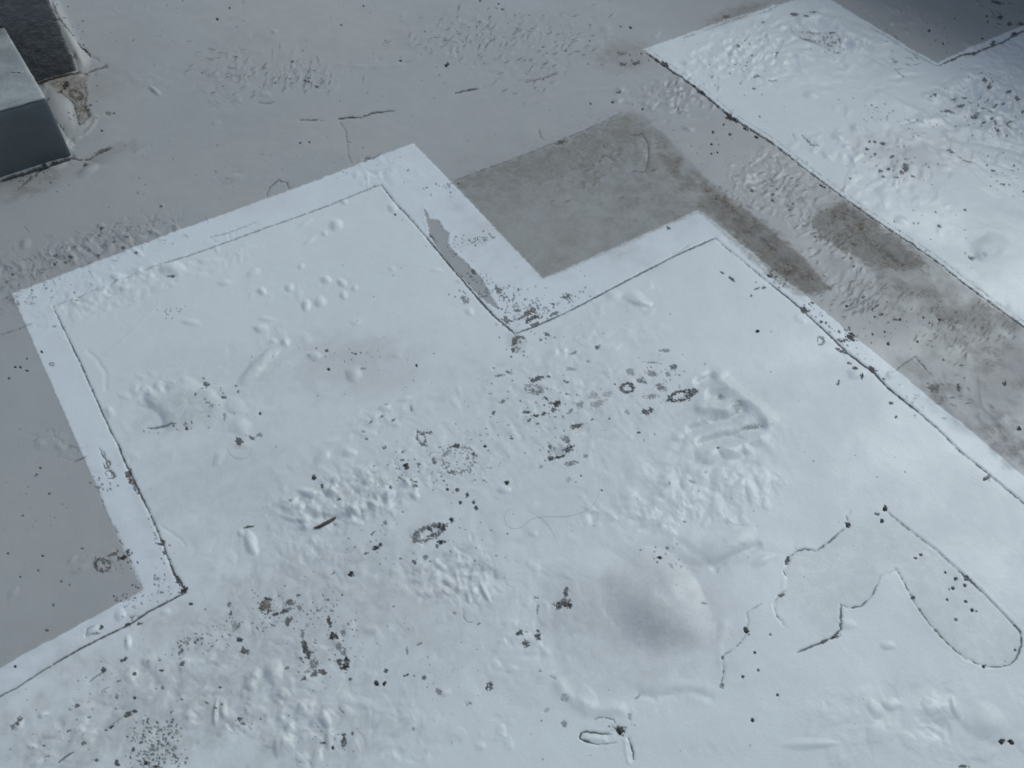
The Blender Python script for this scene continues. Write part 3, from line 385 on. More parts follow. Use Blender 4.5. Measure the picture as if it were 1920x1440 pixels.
# the middle: cobbled field with flaking
for a in [(660, 935, 150, 55, .0050, 20, -10, 'lump', 1), (600, 870, 90, 40, .0030, 20, -15, 'lump', 1), (560, 960, 70, 40, .0035, 20, 0, 'lump', 1), (740, 770, 120, 26, .0026, 22, -15, 'lump', 1), (850, 850, 150, 60, .0014, 18, 0, 'lump', 1), (1050, 780, 200, 90, .0016, 18, 0, 'lump', 1), (1300, 890, 190, 90, .0020, 13, -15, 'lump', 1), (1330, 880, 200, 100, .0005, 34, -15, 'lump', 1), (660, 935, 170, 65, .0020, 38, -10, 'pit', 1), (850, 1080, 120, 66, .0018, 38, 10, 'pit', 1), (620, 1330, 220, 130, .0012, 36, 20, 'pit', 1), (250, 1330, 260, 130, .0011, 38, -20, 'pit', 1), (560, 1060, 260, 110, .0009, 40, 0, 'pit', 1), (850, 860, 220, 110, .0008, 40, 0, 'pit', 1), (1080, 760, 220, 110, .0008, 40, 0, 'pit', 1), (1000, 1150, 200, 160, .0006, 36, 0, 'pit', 1), (400, 760, 180, 80, .0007, 36, 0, 'pit', 1), (200, 560, 160, 40, .0014, 40, -20, 'pit', 1), (400, 1210, 200, 60, .0012, 40, -20, 'pit', 1),
          (850, 1080, 110, 60, .0034, 20, 10, 'pit', 1), (640, 1050, 150, 80, .0018, 18, 0, 'lump', 1), (520, 1100, 140, 90, .0012, 18, 0, 'lump', 1), (620, 1330, 150, 110, .0038, 13, 20, 'lump', 1), (250, 1340, 220, 120, .0026, 15, -20, 'lump', 1), (900, 1000, 200, 80, .0016, 17, 0, 'lump', 1),
          (800, 1300, 160, 100, .0014, 14, 0, 'lump', 1), (380, 1250, 180, 80, .0024, 16, -20, 'lump', 1), (1010, 1240, 120, 120, .0016, 14, 0, 'lump', 1), (1750, 1350, 220, 90, .0016, 9, 0, 'lump', 1), (1300, 1360, 250, 60, .0016, 8, 0, 'lump', 1), (100, 1230, 120, 40, .002, 18, -28, 'lump', 1), (1100, 650, 160, 30, .0018, 18, -12, 'lump', 1),
          (1160, 560, 70, 30, .004, 14, -15, 'lump', 1), (1400, 860, 120, 80, .002, 11, 0, 'lump', 1), (80, 1400, 120, 50, .0024, 16, 0, 'lump', 1), (480, 1400, 120, 60, .0028, 14, 0, 'lump', 1), (1060, 920, 120, 60, .001, 16, 0, 'lump', 1), (1250, 1000, 180, 50, .002, 11, 0, 'lump', 1)]: rough(*a[:6], ang=a[6], kind=a[7])
field(650, 935, 130, 50, 90, (6, 14), (.0018, .0046), -12, .55, 1.6, .05); field(700, 790, 110, 26, 30, (5, 10), (.001, .0026), -18, .5, 2, .1, face=-15); field(850, 1085, 90, 50, 60, (6, 12), (.0014, .0034), 10, .7, 1.5); field(600, 1040, 140, 60, 40, (5, 11), (.0008, .002), 0, .5); field(1000, 760, 190, 80, 70, (5, 11), (.0008, .002), -10, .6, 1.8, .12)
field(380, 1290, 260, 110, 90, (6, 14), (.001, .003), -20, .5, 2, .08, face=-25); field(560, 1350, 130, 80, 44, (8, 18), (.0014, .004), 10, .5, 1.8); field(1280, 900, 150, 80, 44, (10, 24), (.0010, .0028), 0, .5, 1.8); field(1000, 1180, 100, 150, 40, (6, 14), (.0008, .002), 0, .5, 1.8, .06); field(100, 1400, 100, 50, 26, (6, 14), (.001, .003), -20, .5, 2.2, .06, face=-25)
field(800, 870, 120, 60, 46, (4, 10), (.0008, .002), 0, .5, 1.8, .12); field(1100, 640, 120, 30, 30, (5, 10), (.0008, .002), -12, .5, 2, .06, face=-20); field(1400, 880, 90, 90, 26, (8, 18), (.001, .003), 0, .5); field(720, 1180, 140, 100, 40, (6, 14), (.0006, .0016), 0, .5); field(1700, 1360, 200, 70, 26, (10, 28), (.0008, .002), 0, .5)
field(1200, 960, 180, 50, 44, (6, 14), (.0008, .0024), 0, .5); field(820, 1380, 160, 60, 26, (8, 16), (.0006, .0018), 0, .5)
for a in [(470, 1018, 13, 28, -15, -.008), (452, 1000, 8, 8, 0, .004), (512, 1262, 20, 26, 10, .009), (533, 1302, 12, 12, 0, -.005), (610, 1350, 12, 18, -30, -.007), (617, 1385, 9, 22, 10, -.006), (405, 1335, 6, 30, 5, -.007), (418, 1330, 10, 22, 0, .005), (355, 1345, 14, 16, 20, -.004), (1190, 558, 24, 15, 20, .007), (1205, 568, 20, 8, 10, -.006), (1150, 555, 18, 13, 0, .004), (880, 585, 9),
          (655, 958, 16, 12, 0, -.008), (700, 950, 14, 10, 30, .007), (620, 925, 14, 12, 0, .007), (580, 925, 30, 10, 15, -.008), (560, 950, 14, 10, 0, .006), (730, 930, 14, 9, -40, -.007), (690, 905, 12, 9, 0, .006), (655, 850, 16, 10, 0, -.006), (605, 860, 20, 12, -40, -.006), (720, 765, 14, 8, -15, -.004), (760, 748, 18, 6, -15, .004), (780, 930, 10), (945, 918, 14, 9, 0, .004),
          (840, 1088, 12, 10, 0, -.006), (862, 1105, 12, 12, 0, -.006), (825, 1060, 18, 8, 40, -.005), (908, 1110, 7, 26, -28, -.007), (888, 1110, 9, 12, 0, .005), (690, 880, 24, 8, 10, .004), (540, 1380, 12, 40, 15, .006), (525, 1395, 14, 30, 15, -.006), (80, 1340, 12, 7, -20, .004), (245, 1265, 14, 18, 20, .005), (240, 1205, 8, 16, 0, -.005), (35, 1357, 9, 14, 30, -.004), (60, 1400, 10, 6, 0, .003), (70, 1430, 16, 6, -40, .004),
          (280, 1240, 16, 14, 0, -.004), (470, 1285, 14, 14, 0, -.005), (900, 1400, 12, 10, 0, .002), (835, 1300, 14, 8, -20, -.003), (1100, 1310, 20, 30, -40, .003), (1690, 1160, 4, 4, 0, 0), (1665, 1210, 16, 10, 0, .003), (1640, 1330, 14, 22, -40, -.004), (1670, 1320, 20, 14, 10, .003), (1790, 1330, 10, 26, -20, -.004), (1850, 1355, 46, 36, 20, -.007), (1590, 1170, 18, 12, 0, .002), (1520, 1395, 60, 12, 0, -.004), (1430, 1050, 26, 12, -30, -.003),
          (1270, 820, 14, 10, 0, .004), (1290, 750, 4, 4, 0, 0), (1000, 1000, 10, 8, 0, .002), (1250, 905, 22, 30, 0, -.004), (1285, 905, 12, 20, 10, -.005), (1190, 880, 26, 30, 0, -.002), (1370, 850, 26, 14, 0, .006), (1400, 845, 14, 10, 0, .005), (1330, 860, 24, 14, -10, .005)]: bump(*a)
# the deep folds right of centre
crease([(1285, 812), (1310, 802), (1340, 790), (1370, 786), (1392, 770), (1388, 752)], 9, -.008); crease([(1305, 835), (1345, 822), (1380, 815), (1400, 808), (1440, 798)], 8, -.008); crease([(1300, 722), (1325, 712), (1342, 700)], 8, -.008)
crease([(1320, 740), (1345, 742), (1360, 755)], 10, -.007); crease([(1300, 765), (1340, 768), (1372, 770)], 9, .008); crease([(1345, 690), (1352, 715), (1380, 735), (1420, 765), (1450, 800)], 12, .008); crease([(1300, 852), (1350, 845), (1440, 820)], 10, .005)
bump(1345, 770, 90, 62, 15, -.004, 'dent', wob=.6); blot(1410, 801, 16, 4, -10, .4, .1); blot(1382, 765, 7, 12, 20, .3, .1); blot(1350, 745, 6, 4, 0, .4, .1)  # faint blots darken the steep slopes of the fold
# the big dome and the hollows round it
bump(1236, 1132, 122, 88, 40, .027, 'blister', sharp=.80, wob=.18); bump(1262, 1102, 60, 34, 48, .006, '', sharp=.8, wob=.3); bump(1130, 1125, 130, 95, 10, .011, '', sharp=.8, wob=.4); bump(1170, 1120, 50, 60, 20, -.003, '', wob=.1)
crease([(1190, 1300), (1230, 1309), (1262, 1300), (1295, 1297), (1318, 1302), (1342, 1312)], 8, -.0022); crease([(1190, 1288), (1262, 1286), (1342, 1296)], 14, .002); crease([(1040, 1270), (1060, 1300), (1100, 1330), (1180, 1330)], 12, .004); bump(1350, 1030, 76, 34, -20, -.008, 'dent'); crease([(1262, 1012), (1285, 1022), (1300, 1038), (1318, 1046), (1334, 1066)], 8, -.0015); crease([(1330, 1068), (1380, 1040), (1430, 1020)], 7, -.004); crease([(1362, 1160), (1348, 1205), (1352, 1250)], 9, .0014)
sl = win(1040, 1360, 1020, 1260); a, b = ell(1240, 1140, 120, 85, 30, UU[sl], VV[sl]); r = np.hypot(a, b)      # combed fine scratches around the dome
th = np.arctan2(b, a); Z[sl] += .00012 * noise(r * 20 + 2 * N3[sl], th * 5 + 5) * sst(1.5, .9, r); DIRT[sl] = np.maximum(DIRT[sl], .055 * sst(.22, .5, noise(r * 24 + 3 + 3 * N3[sl], th * 6)) * sst(1.4, .9, r))
# flaked spots of the middle
for a in [(1007, 711, 12, 4, -20, .9, .1), (1000, 732, 8, 4, 20, .7, .1), (1010, 737, 6, 3, -30, .6, .1), (1045, 757, 7, 6, 0, .95, .5), (985, 773, 8, 2.5, 5, .9, .1), (1005, 780, 5, 3, 0, .95, .1), (1020, 776, 5, 3, -20, .95, .1), (1038, 769, 4, 4, 0, .9, .1), (1024, 748, 5, 3, 30, .9, .1), (1055, 782, 4, 2, 40, .5, .1), (1068, 772, 7, 3, -40, .6, .1), (1087, 760, 6, 6, 40, .5, .1),
          (1213, 772, 10, 6, -10, .85, .2), (1203, 715, 9, 4, 20, .7, .1), (1222, 700, 10, 5, 10, .6, .1), (1182, 698, 7, 6, 0, .5, .1), (1262, 688, 6, 5, 0, .75, .2), (1252, 702, 4, 4, -40, .6, .1), (1240, 727, 9, 6, 20, .65, .1), (1222, 744, 14, 4, -5, .5, .1), (1245, 657, 10, 2.5, 0, .55, .1), (1222, 680, 14, 1.8, 5, .5, .1), (1080, 800, 13, 4, -15, .85, .2), (1070, 870, 11, 4, -10, .6, .2),
          (1065, 843, 8, 5, -35, .95, .1), (1045, 858, 13, 3, -12, .95, .1), (1031, 858, 4, 5, 0, .9, .1), (1031, 838, 4, 4, 0, .8, .1), (1060, 823, 8, 5, 10, .6, .1), (1065, 830, 4, 3, 0, .8, .1), (1050, 846, 16, 10, 0, .25, .1), (1120, 758, 14, 6, -20, .4, .1), (1138, 740, 10, 5, 0, .35, .1), (1110, 742, 9, 6, 0, .3, .1), (1120, 651, 5, 3, -30, .8, .1), (1075, 662, 8, 3, -30, .6, .1), (1102, 678, 5, 3, 20, .5, .1), (1070, 692, 9, 3, 0, .4, .1),
          (938, 704, 8, 2, -8, .7, .1), (955, 699, 7, 2.5, 15, .7, .1), (925, 690, 5, 1.5, 0, .5, .1), (942, 752, 5, 3, -20, .8, .1), (925, 774, 3, 4, 0, .8, .1), (855, 837, 9, 4, 0, .95, .1), (805, 812, 6, 3, 0, .85, .2), (793, 811, 5, 3, 0, .6, .1), (888, 853, 3, 4, 0, .9, .1), (814, 864, 4, 5, 0, .8, .1), (848, 885, 6, 4, 0, .8, .1), (837, 876, 3, 3, 0, .6, .1), (862, 887, 5, 2, 0, .5, .1), (771, 766, 3, 6, 0, .5, .1), (725, 760, 4, 3, 0, .4, .1),
          (762, 874, 5, 5, 20, 1, .1), (588, 896, 4, 4, 0, 1, .1), (605, 912, 3, 4, 0, .9, .1), (732, 915, 2, 4, 0, .9, .1), (950, 905, 4, 4, 0, 1, .1), (858, 919, 4, 3, 0, 1, .1), (839, 918, 3, 2.5, 0, 1, .1), (875, 929, 3, 5, 0, 1, .1), (863, 942, 3, 3, 0, 1, .1), (888, 942, 3, 3, 0, 1, .1), (893, 953, 3, 4, 0, 1, .1), (909, 837, 3, 3, 0, 1, .1), (748, 895, 3, 2, 0, .7, .1), (780, 905, 3, 1.5, 0, .9, .1), (545, 940, 3, 3, 0, .5, .1),
          (488, 776, 2.5, 2.5, 0, 1, 0), (613, 658, 3, 3, 0, .8, 0), (616, 693, 3, 2.5, 0, 1, 0), (666, 664, 2.5, 2, 0, .9, 0), (681, 692, 6, 1.5, 0, .5, .1), (781, 686, 2.5, 2.5, 0, 1, 0), (486, 815, 6, 2, -30, .6, .1),
          (847, 975, 4, 5, 0, 1, 0), (827, 1017, 7, 4, -15, 1, 0), (819, 1024, 3, 4, 0, .8, 0), (777, 1055, 4, 4, 20, .95, 0), (798, 1045, 4, 5, 0, .7, .1), (704, 1028, 6, 3.5, -30, 1, 0), (713, 1022, 3, 3, 0, 1, 0), (687, 1038, 6, 2, -25, .9, .1), (658, 1078, 5, 5, 20, 1, .1), (625, 1075, 6, 1.5, -35, .8, .1), (699, 1000, 7, 2, -50, .8, .1), (723, 981, 4, 4, 0, .6, .1), (750, 1048, 3, 1.5, 0, .7, 0), (468, 988, 11, 2, -10, .9, .1),
          (497, 1137, 11, 12, 0, .6, .85), (503, 1124, 8, 3, 0, .9, .4), (490, 1135, 3, 9, 0, .8, .4), (535, 1146, 10, 5, -20, .85, .4), (544, 1131, 9, 5, 0, .65, .7), (517, 1152, 6, 2.5, -15, .9, .2), (561, 1141, 5, 8, 0, .5, .2), (540, 1165, 8, 7, -40, .75, .3), (617, 1166, 4, 9, -10, .9, .4), (626, 1194, 9, 6, 20, 1, .4), (642, 1188, 4, 8, 0, .5, .3), (636, 1212, 5, 7, 0, .5, .3), (645, 1224, 5, 5, 0, .6, .3), (637, 1243, 5, 7, -30, .95, .5), (650, 1246, 5, 13, 10, 1, .4), (645, 1253, 8, 4, 20, .9, .5),
          (567, 1191, 3, 8, 0, .6, .2), (571, 1212, 5, 10, -8, .9, .3), (577, 1224, 8, 6, 20, .9, .3), (575, 1233, 6, 3, 0, .9, .2), (587, 1245, 8, 7, 0, .6, .4), (590, 1262, 6, 8, 0, .8, .3), (604, 1261, 8, 5, 20, .9, .5), (577, 1260, 5, 3, 0, .5, .2), (601, 1142, 6, 2, -50, .5, .1), (576, 1171, 5, 2, -20, .4, .1), (559, 1116, 5, 2, 0, .8, .1), (615, 1125, 3, 2, 0, .8, .1),
          (724, 1258, 3.5, 5, 0, .95, 0), (762, 1267, 5, 2, -20, .95, .1), (795, 1271, 3, 4, 0, .8, .1), (786, 1208, 6, 2, -20, .6, .1), (763, 1220, 2, 6, 0, .6, .1), (822, 1297, 5, 6, 20, .6, .2), (918, 1287, 7, 7, 0, .95, .2), (876, 1320, 6, 4, 0, .6, .2), (645, 1390, 5, 11, 0, .9, .1), (625, 1403, 3, 5, 30, .95, .1), (606, 1394, 5, 2, 0, .9, .1), (661, 1375, 2.5, 3, 0, 1, 0), (657, 1274, 2.5, 3, 0, .9, 0), (852, 1150, 3, 3, 0, .6, 0), (775, 1367, 2, 3, 0, .6, 0),
          (1054, 1135, 14, 5, 0, .9, .4), (1061, 1112, 5, 9, 10, .8, .3), (1060, 1128, 9, 5, 0, .6, .3), (1047, 1141, 6, 4, 0, .9, .2), (1067, 1139, 5, 4, 0, .95, .2), (1008, 1194, 5, 8, 0, .9, .1), (1008, 1184, 4, 3, 0, .9, .1), (985, 1208, 7, 6, 0, .85, .1), (974, 1187, 6, 5, 0, .9, .1), (985, 1185, 5, 2, 0, .5, .1), (1008, 1143, 3, 8, 10, .6, .1), (1237, 1048, 5, 3, 10, 1, 0), (1257, 1063, 6, 3, 45, .4, 0), (1251, 1028, 3, 3, 0, .7, 0), (1283, 979, 3, 2, 0, .6, .1), (1320, 1132, 5, 2, 0, .5, .1),
          (1058, 1310, 8, 6, -30, .4, .1), (1057, 1357, 5, 6, 0, .6, .1), (1180, 1345, 4, 8, 0, .4, .1), (1195, 1307, 7, 2, -40, .5, .1), (1163, 1371, 8, 8, 0, 1, .4), (1161, 1365, 9, 4, 0, .6, .5), (1037, 1271, 5, 2, 30, .4, .1), (1023, 1333, 7, 3, -20, .3, .1), (1400, 1184, 4, 7, -30, 1, .1), (1353, 1287, 5, 5, 0, .7, .1), (1354, 1233, 3, 3, 0, .8, .1), (1012, 1259, 2, 2, 0, .5, 0), (1415, 1224, 2.4, 2.4, 0, 1, 0), (1393, 1269, 3, 2.6, 0, 1, 0), (1421, 1257, 2.6, 2.4, 0, .9, 0), (1411, 1350, 5, 3.4, 20, 1, 0),
          (1128, 920, 2, 2, 0, .9, 0), (1089, 893, 2, 2, 0, .9, 0), (1013, 875, 4, 3, 0, .4, .1), (1097, 857, 4, 4, 0, .5, .1), (1065, 900, 6, 4, -40, .3, .1), (1345, 842, 2.5, 2.5, 0, .9, 0), (1142, 786, 2, 2, 0, .9, 0), (1197, 812, 3, 2, 0, .9, 0), (1175, 774, 5, 4, 0, .4, 0), (1254, 910, 2, 3, 0, .6, 0), (1297, 905, 6, 3, 20, .4, .1),
          (35, 1353, 4, 9, 30, .85, .2), (22, 1364, 4, 5, 0, .6, .3), (241, 1339, 8, 5, -30, .9, .2), (253, 1334, 4, 3, 0, .9, 0), (210, 1364, 8, 2.2, -28, .95, .1), (198, 1369, 3, 2, 0, .9, 0), (130, 1371, 5, 2, -20, .8, .1), (85, 1398, 5, 2.5, -30, .95, .1), (158, 1395, 5, 3, -40, .7, .1), (220, 1430, 4, 6, -20, .9, .1), (250, 1405, 3, 4, 0, .9, .1), (272, 1430, 4, 4, 0, 1, .1), (295, 1438, 7, 3, 0, .9, .7), (450, 1349, 4, 3, 0, .95, .1), (456, 1358, 4, 2, 20, .7, .1),
          (194, 1257, 4, 5, 20, .9, .1), (253, 1264, 3.5, 3, 0, .9, .1), (305, 1258, 5, 2, 0, .9, .1), (305, 1291, 3, 3, 0, .6, .1), (253, 1310, 3, 3, 0, .9, 0), (219, 1306, 3, 5, 0, .6, .1), (412, 1289, 3, 2, 0, .9, 0), (417, 1322, 3, 2, 0, .7, 0), (430, 1133, 3, 4, 0, .7, .1), (433, 1152, 3, 6, 0, .8, .1), (441, 1175, 8, 7, 0, .4, .2), (450, 1200, 6, 5, 0, .9, .6), (458, 1219, 8, 6, 30, .8, .8), (359, 1133, 4, 2, 10, .95, 0), (338, 1223, 6, 3, -25, .7, .1), (349, 1206, 5, 5, 0, .5, .1), (366, 1205, 2.5, 3, 0, .9, 0), (397, 1213, 3, 5, 20, .7, .1), (132, 1330, 5, 2, -40, .6, .1), (167, 1345, 3, 2, 0, .9, 0),
          (1877, 1391, 6, 3.5, -5, 1, 0), (1895, 1392, 5.5, 3.5, 10, 1, 0), (1806, 1438, 8, 3, 0, .9, .1), (1444, 1190, 2.4, 2.4, 0, 1, 0), (1458, 1303, 3, 2.6, 0, 1, 0), (706, 1282, 3.6, 4.4, -20, 1, 0), (721, 1282, 3.2, 4, 0, 1, 0), (1590, 983, 5, 4, 30, 1, 0), (1654, 976, 3, 3.5, 0, 1, 0), (1645, 963, 4, 3, 30, .9, 0), (1660, 953, 3.6, 5.5, 10, 1, 0)]:
    blot(*a[:5], dk=a[5], brown=a[6], rag=.25 if max(a[2], a[3]) <= 3 else .75)
blot(1176, 728, 11, 8, 0, .9, .1, ring=.3); blot(1278, 742, 23, 8, -15, .95, .1, ring=.32, rag=.9); blot(1293, 737, 12, 7, -20, .5, .1); blot(790, 822, 7, 12, -25, .75, .1, ring=.18); blot(860, 863, 28, 22, 5, .6, .1, ring=.10, rag=1.5, thr=.18); blot(1000, 730, 16, 8, 10, .5, .1, ring=.2)
# the oblong pit with rubble
bump(803, 1000, 28, 11, -20, -.004, ''); blot(803, 1000, 28, 11, -22, .75, .2, ring=.26, rag=.7); blot(829, 988, 9, 6, -8, 1, .2); blot(806, 990, 7, 5, 0, .9, .2); blot(812, 1002, 16, 3, -28, .9, .2); blot(781, 1009, 6, 5, 0, .7, .2); crease([(775, 1002), (790, 988), (812, 980), (834, 982)], 3, .0015)
crack([(800, 845), (812, 850), (822, 848)], 1.6, .5, cover=.6); crack([(783, 808), (780, 822), (792, 834), (800, 836)], 1.6, .8, cover=.8); crack([(110, 1431), (122, 1420), (138, 1411)], 2.2, .9, cover=1); crack([(167, 1278), (182, 1268), (193, 1260)], 1.8, .8, cover=.8); crack([(190, 1298), (196, 1292), (205, 1288)], 1.3, .6); crack([(868, 1142), (870, 1160), (878, 1167), (886, 1167)], 1.2, .55, cover=.9)
crack([(196, 1370), (220, 1352), (240, 1340)], 1.3, .6, cover=.5); crack([(635, 1328), (640, 1333), (645, 1338)], 1.3, .7)
crack([(1115, 1352), (1122, 1346), (1135, 1346), (1150, 1350), (1155, 1360)], 1.2, .8, cover=.6); crack([(1140, 1378), (1118, 1374), (1098, 1372), (1089, 1375), (1088, 1385), (1100, 1391), (1120, 1396)], 2.2, 1, cover=1, h=-.002); crack([(1120, 1396), (1140, 1394), (1156, 1393)], 1.1, .6); crack([(1148, 1378), (1128, 1376)], 1, .6); crack([(1178, 1385), (1184, 1398), (1186, 1412), (1188, 1424)], 2.2, .95, cover=.9, h=-.002); crease([(1170, 1385), (1174, 1410), (1180, 1435)], 3, .0015); crease([(1095, 1383), (1140, 1388)], 4, .0015)
# speckle fields
spray(290, 1395, 44, 52, 150, .9, 2.1); spray(300, 1420, 60, 24, 60, .9, 2.2); spray(325, 1370, 14, 40, 30, .8, 1.8); spray(560, 1150, 150, 44, 90, .7, 1.6); spray(400, 1200, 110, 30, 60, .7, 1.7, ang=-15); spray(350, 1210, 60, 16, 30, .7, 1.8, ang=-20); spray(640, 1220, 30, 50, 30, .7, 1.7); spray(580, 1240, 26, 50, 40, .7, 1.7); spray(455, 1360, 40, 20, 20, .7, 1.4)
spray(850, 870, 110, 60, 60, .7, 1.6); spray(1040, 760, 120, 60, 50, .7, 1.6); spray(1250, 710, 70, 60, 40, .7, 1.6); spray(1050, 845, 34, 26, 26, .7, 1.6); spray(750, 890, 60, 30, 26, .7, 1.6); spray(820, 1030, 120, 50, 34, .7, 1.5); spray(680, 1010, 90, 40, 26, .7, 1.5, ang=-30); spray(1160, 1365, 22, 12, 24, .7, 1.4); spray(620, 1390, 60, 40, 16, .7, 1.4); spray(160, 1320, 160, 80, 50, .6, 1.4, ang=-25); spray(1240, 1040, 50, 30, 12); spray(800, 1240, 160, 60, 20, .6, 1.4); spray(960, 1400, 900, 300, 60, .6, 1.3); spray(900, 700, 500, 300, 90, .6, 1.2); spray(1400, 900, 300, 250, 40, .6, 1.2)
# the sunk flaked area at lower right, one coat lower, with grime along its edge
EA = [(1594, 958), (1588, 968), (1590, 985), (1570, 1003), (1555, 1015), (1532, 1033), (1510, 1028), (1490, 1035), (1478, 1050), (1471, 1072), (1475, 1080), (1472, 1108), (1460, 1117), (1450, 1135), (1455, 1152), (1472, 1173)]
EB = [(1660, 955), (1672, 966), (1715, 1000), (1755, 1030), (1800, 1072), (1840, 1108), (1895, 1165), (1913, 1185), (1915, 1210), (1905, 1235), (1893, 1247)]
EC = [(1893, 1247), (1870, 1251), (1845, 1250), (1810, 1235), (1775, 1205), (1745, 1172), (1715, 1130), (1700, 1100), (1690, 1080), (1680, 1067)]
ED = [(1680, 1067), (1650, 1080), (1645, 1096), (1635, 1118), (1615, 1136), (1592, 1140), (1580, 1134)]
EE = [(1577, 1132), (1577, 1180), (1560, 1195), (1540, 1205), (1510, 1217), (1495, 1223)]
SUNK = EA[::-1] + EB + EC[1:] + ED[1:] + EE
sl = bbox(SUNK, 20); d = poly_sd(SUNK, UU[sl] + 1.5 * N1[sl], VV[sl] + 1.5 * N5[sl]); fade = sst(8, 60, line_d([(1474, 1172), (1497, 1223)], UU[sl], VV[sl])[0]) * sst(6, 40, line_d([(1600, 957), (1655, 954)], UU[sl], VV[sl])[0]); k = sst(-2.2, 2.2, d)
Z[sl] -= .0010 * k * fade; Z[sl] += .0003 * fade * np.exp(-((d + 4) / 4) ** 2); DAMP_SHADE[sl] = np.maximum(DAMP_SHADE[sl], .20 * k * fade); i = new_part('flaked_area', 'sunken flaked area with a grimy outline'); L = LAB[sl]; L[d > 0] = i
crack(EA[:10], 1.9, .85, cover=.42, part='flake_edge'); crack(EA[9:11], 2.6, .95, cover=1, part='flake_edge'); crack(EA[11:], 1.5, .7, cover=.45, part='flake_edge'); crack(EB[:5], 1.6, .6, cover=.5, part='flake_edge', jit=.6); crack(EB[4:6], 2.4, .9, cover=.9, part='flake_edge'); crack(EB[5:7], 1.1, .45, cover=.8, part='flake_edge', jit=.3); crack(EB[6:], 2.0, .9, cover=.7, part='flake_edge', jit=.5)
crack(EC[:4], 1.7, .75, cover=.5, part='flake_edge', jit=.5); crack(EC[3:7], 2.0, .85, cover=.62, part='flake_edge', jit=.6); crack(EC[6:], 2.0, .8, cover=.55, part='flake_edge', jit=.6); crack(ED[:3], 1.1, .4, cover=.4, part='flake_edge'); crack(ED[2:], 1.9, .8, cover=.7, part='flake_edge', jit=.5); crack(EE[:3], 2.4, .9, cover=.8, part='flake_edge'); crack(EE[2:], 2.2, .9, cover=.7, part='flake_edge')
blot(1477, 1050, 4, 9, 15, .9, .1); blot(1465, 1115, 6, 3, -20, .8, .2); blot(1567, 1193, 9, 4, -25, 1, .1); blot(1545, 1203, 6, 3, -20, .95, .1); blot(1845, 1250, 5, 3, 0, 1, 0); blot(1712, 1120, 4, 5, 0, .9, .1); blot(1811, 1084, 5, 4, 40, .9, .1)
for u, v, s in [(1727, 1040, 3), (1717, 1046, 2.6), (1773, 1073, 2.2), (1792, 1085, 3.6), (1787, 1102, 3.6), (1809, 1097, 3.4), (1776, 1124, 2.6), (1811, 1128, 3), (1823, 1144, 3.4), (1793, 1162, 3.2), (1903, 1219, 2.4), (1831, 1146, 1.6), (1780, 1105, 1.8)]: blot(u, v, s, s * .85, 20, 1, .05, rag=.25)
bump(1734, 1042, 12, 10, 0, .0012, ''); crack([(1400, 1180), (1404, 1165), (1400, 1150), (1418, 1138), (1428, 1132)], 1.3, .5, cover=.55); crack([(1398, 1190), (1388, 1206), (1370, 1220), (1354, 1232), (1357, 1256), (1353, 1285)], 1.5, .75, cover=.5)

# every unbroken run of a crack is a part of its own
def split_runs(names, least):
    for pid in [i_ for i_, p in enumerate(PARTS) if p[0] in names]:
        ys, xs = np.nonzero(LAB == pid); todo = set(zip(ys.tolist(), xs.tolist())); first = True
        while todo:
            seed_ = todo.pop(); st_ = [seed_]; comp = [seed_]
            while st_:
                y, x = st_.pop()
                for q in ((y - 1, x), (y + 1, x), (y, x - 1), (y, x + 1)):
                    if q in todo: todo.remove(q); st_.append(q); comp.append(q)
            c_ = np.array(comp)
            if len(comp) < least: LAB[c_[:, 0], c_[:, 1]] = LAB0[c_[:, 0], c_[:, 1]]
            elif first: first = False
            else: LAB[c_[:, 0], c_[:, 1]] = new_part(PARTS[pid][0])
split_runs(('crack', 'joint_crack', 'flake_edge', 'open_joint'), 9)
split_runs(('flaked_spot',), 9)

# ------------------------------------------------------------------ settle the relief
k = np.array([1, 2, 1]) / 4.0
Zs = Z.copy(); Zs[:, 1:-1] = Z[:, :-2] * k[0] + Z[:, 1:-1] * k[1] + Z[:, 2:] * k[2]; Z2 = Zs.copy(); Z2[1:-1] = Zs[:-2] * k[0] + Zs[1:-1] * k[1] + Zs[2:] * k[2]; Z = Z2 * RELIEF * (1 + .62 * sst(-20, 60, sf_) + .80 * sst(560, 200, VV) * (sf_ < 0))
DIRT = np.clip(DIRT, 0, 1); BROWN = np.clip(BROWN, 0, 1)
edge = np.minimum(np.minimum(UU - U[0], U[-1] - UU), np.minimum(VV - V[0], V[-1] - VV)); Z *= sst(0, 60, edge)

# ------------------------------------------------------------------ materials
def nodes(name):
    m = bpy.data.materials.new(name); m.use_nodes = True; n = m.node_tree; b = n.nodes['Principled BSDF']; return m, n, b
def mixc(n, f, a, b):
    x = n.nodes.new('ShaderNodeMix'); x.data_type = 'RGBA'
    for s, v in ((0, f), (6, a), (7, b)):
        if isinstance(v, (float, int)): x.inputs[s].default_value = v
        elif isinstance(v, tuple): x.inputs[s].default_value = (*v, 1)
        else: n.links.new(v, x.inputs[s])
    return x.outputs[2]
def math_(n, op, a, b=0.0, clamp=False):
    x = n.nodes.new('ShaderNodeMath'); x.operation = op; x.use_clamp = clamp
    for i_, v in enumerate((a, b)):
        if isinstance(v, (float, int)): x.inputs[i_].default_value = v
        else: n.links.new(v, x.inputs[i_])
    return x.outputs[0]
def ntex(n, co, scale, det=3, rgh=.55, dist=0):
    x = n.nodes.new('ShaderNodeTexNoise'); x.inputs['Scale'].default_value = scale; x.inputs['Detail'].default_value = det; x.inputs['Roughness'].default_value = rgh; x.inputs['Distortion'].default_value = dist
    n.links.new(co, x.inputs['Vector']); return x.outputs['Fac']
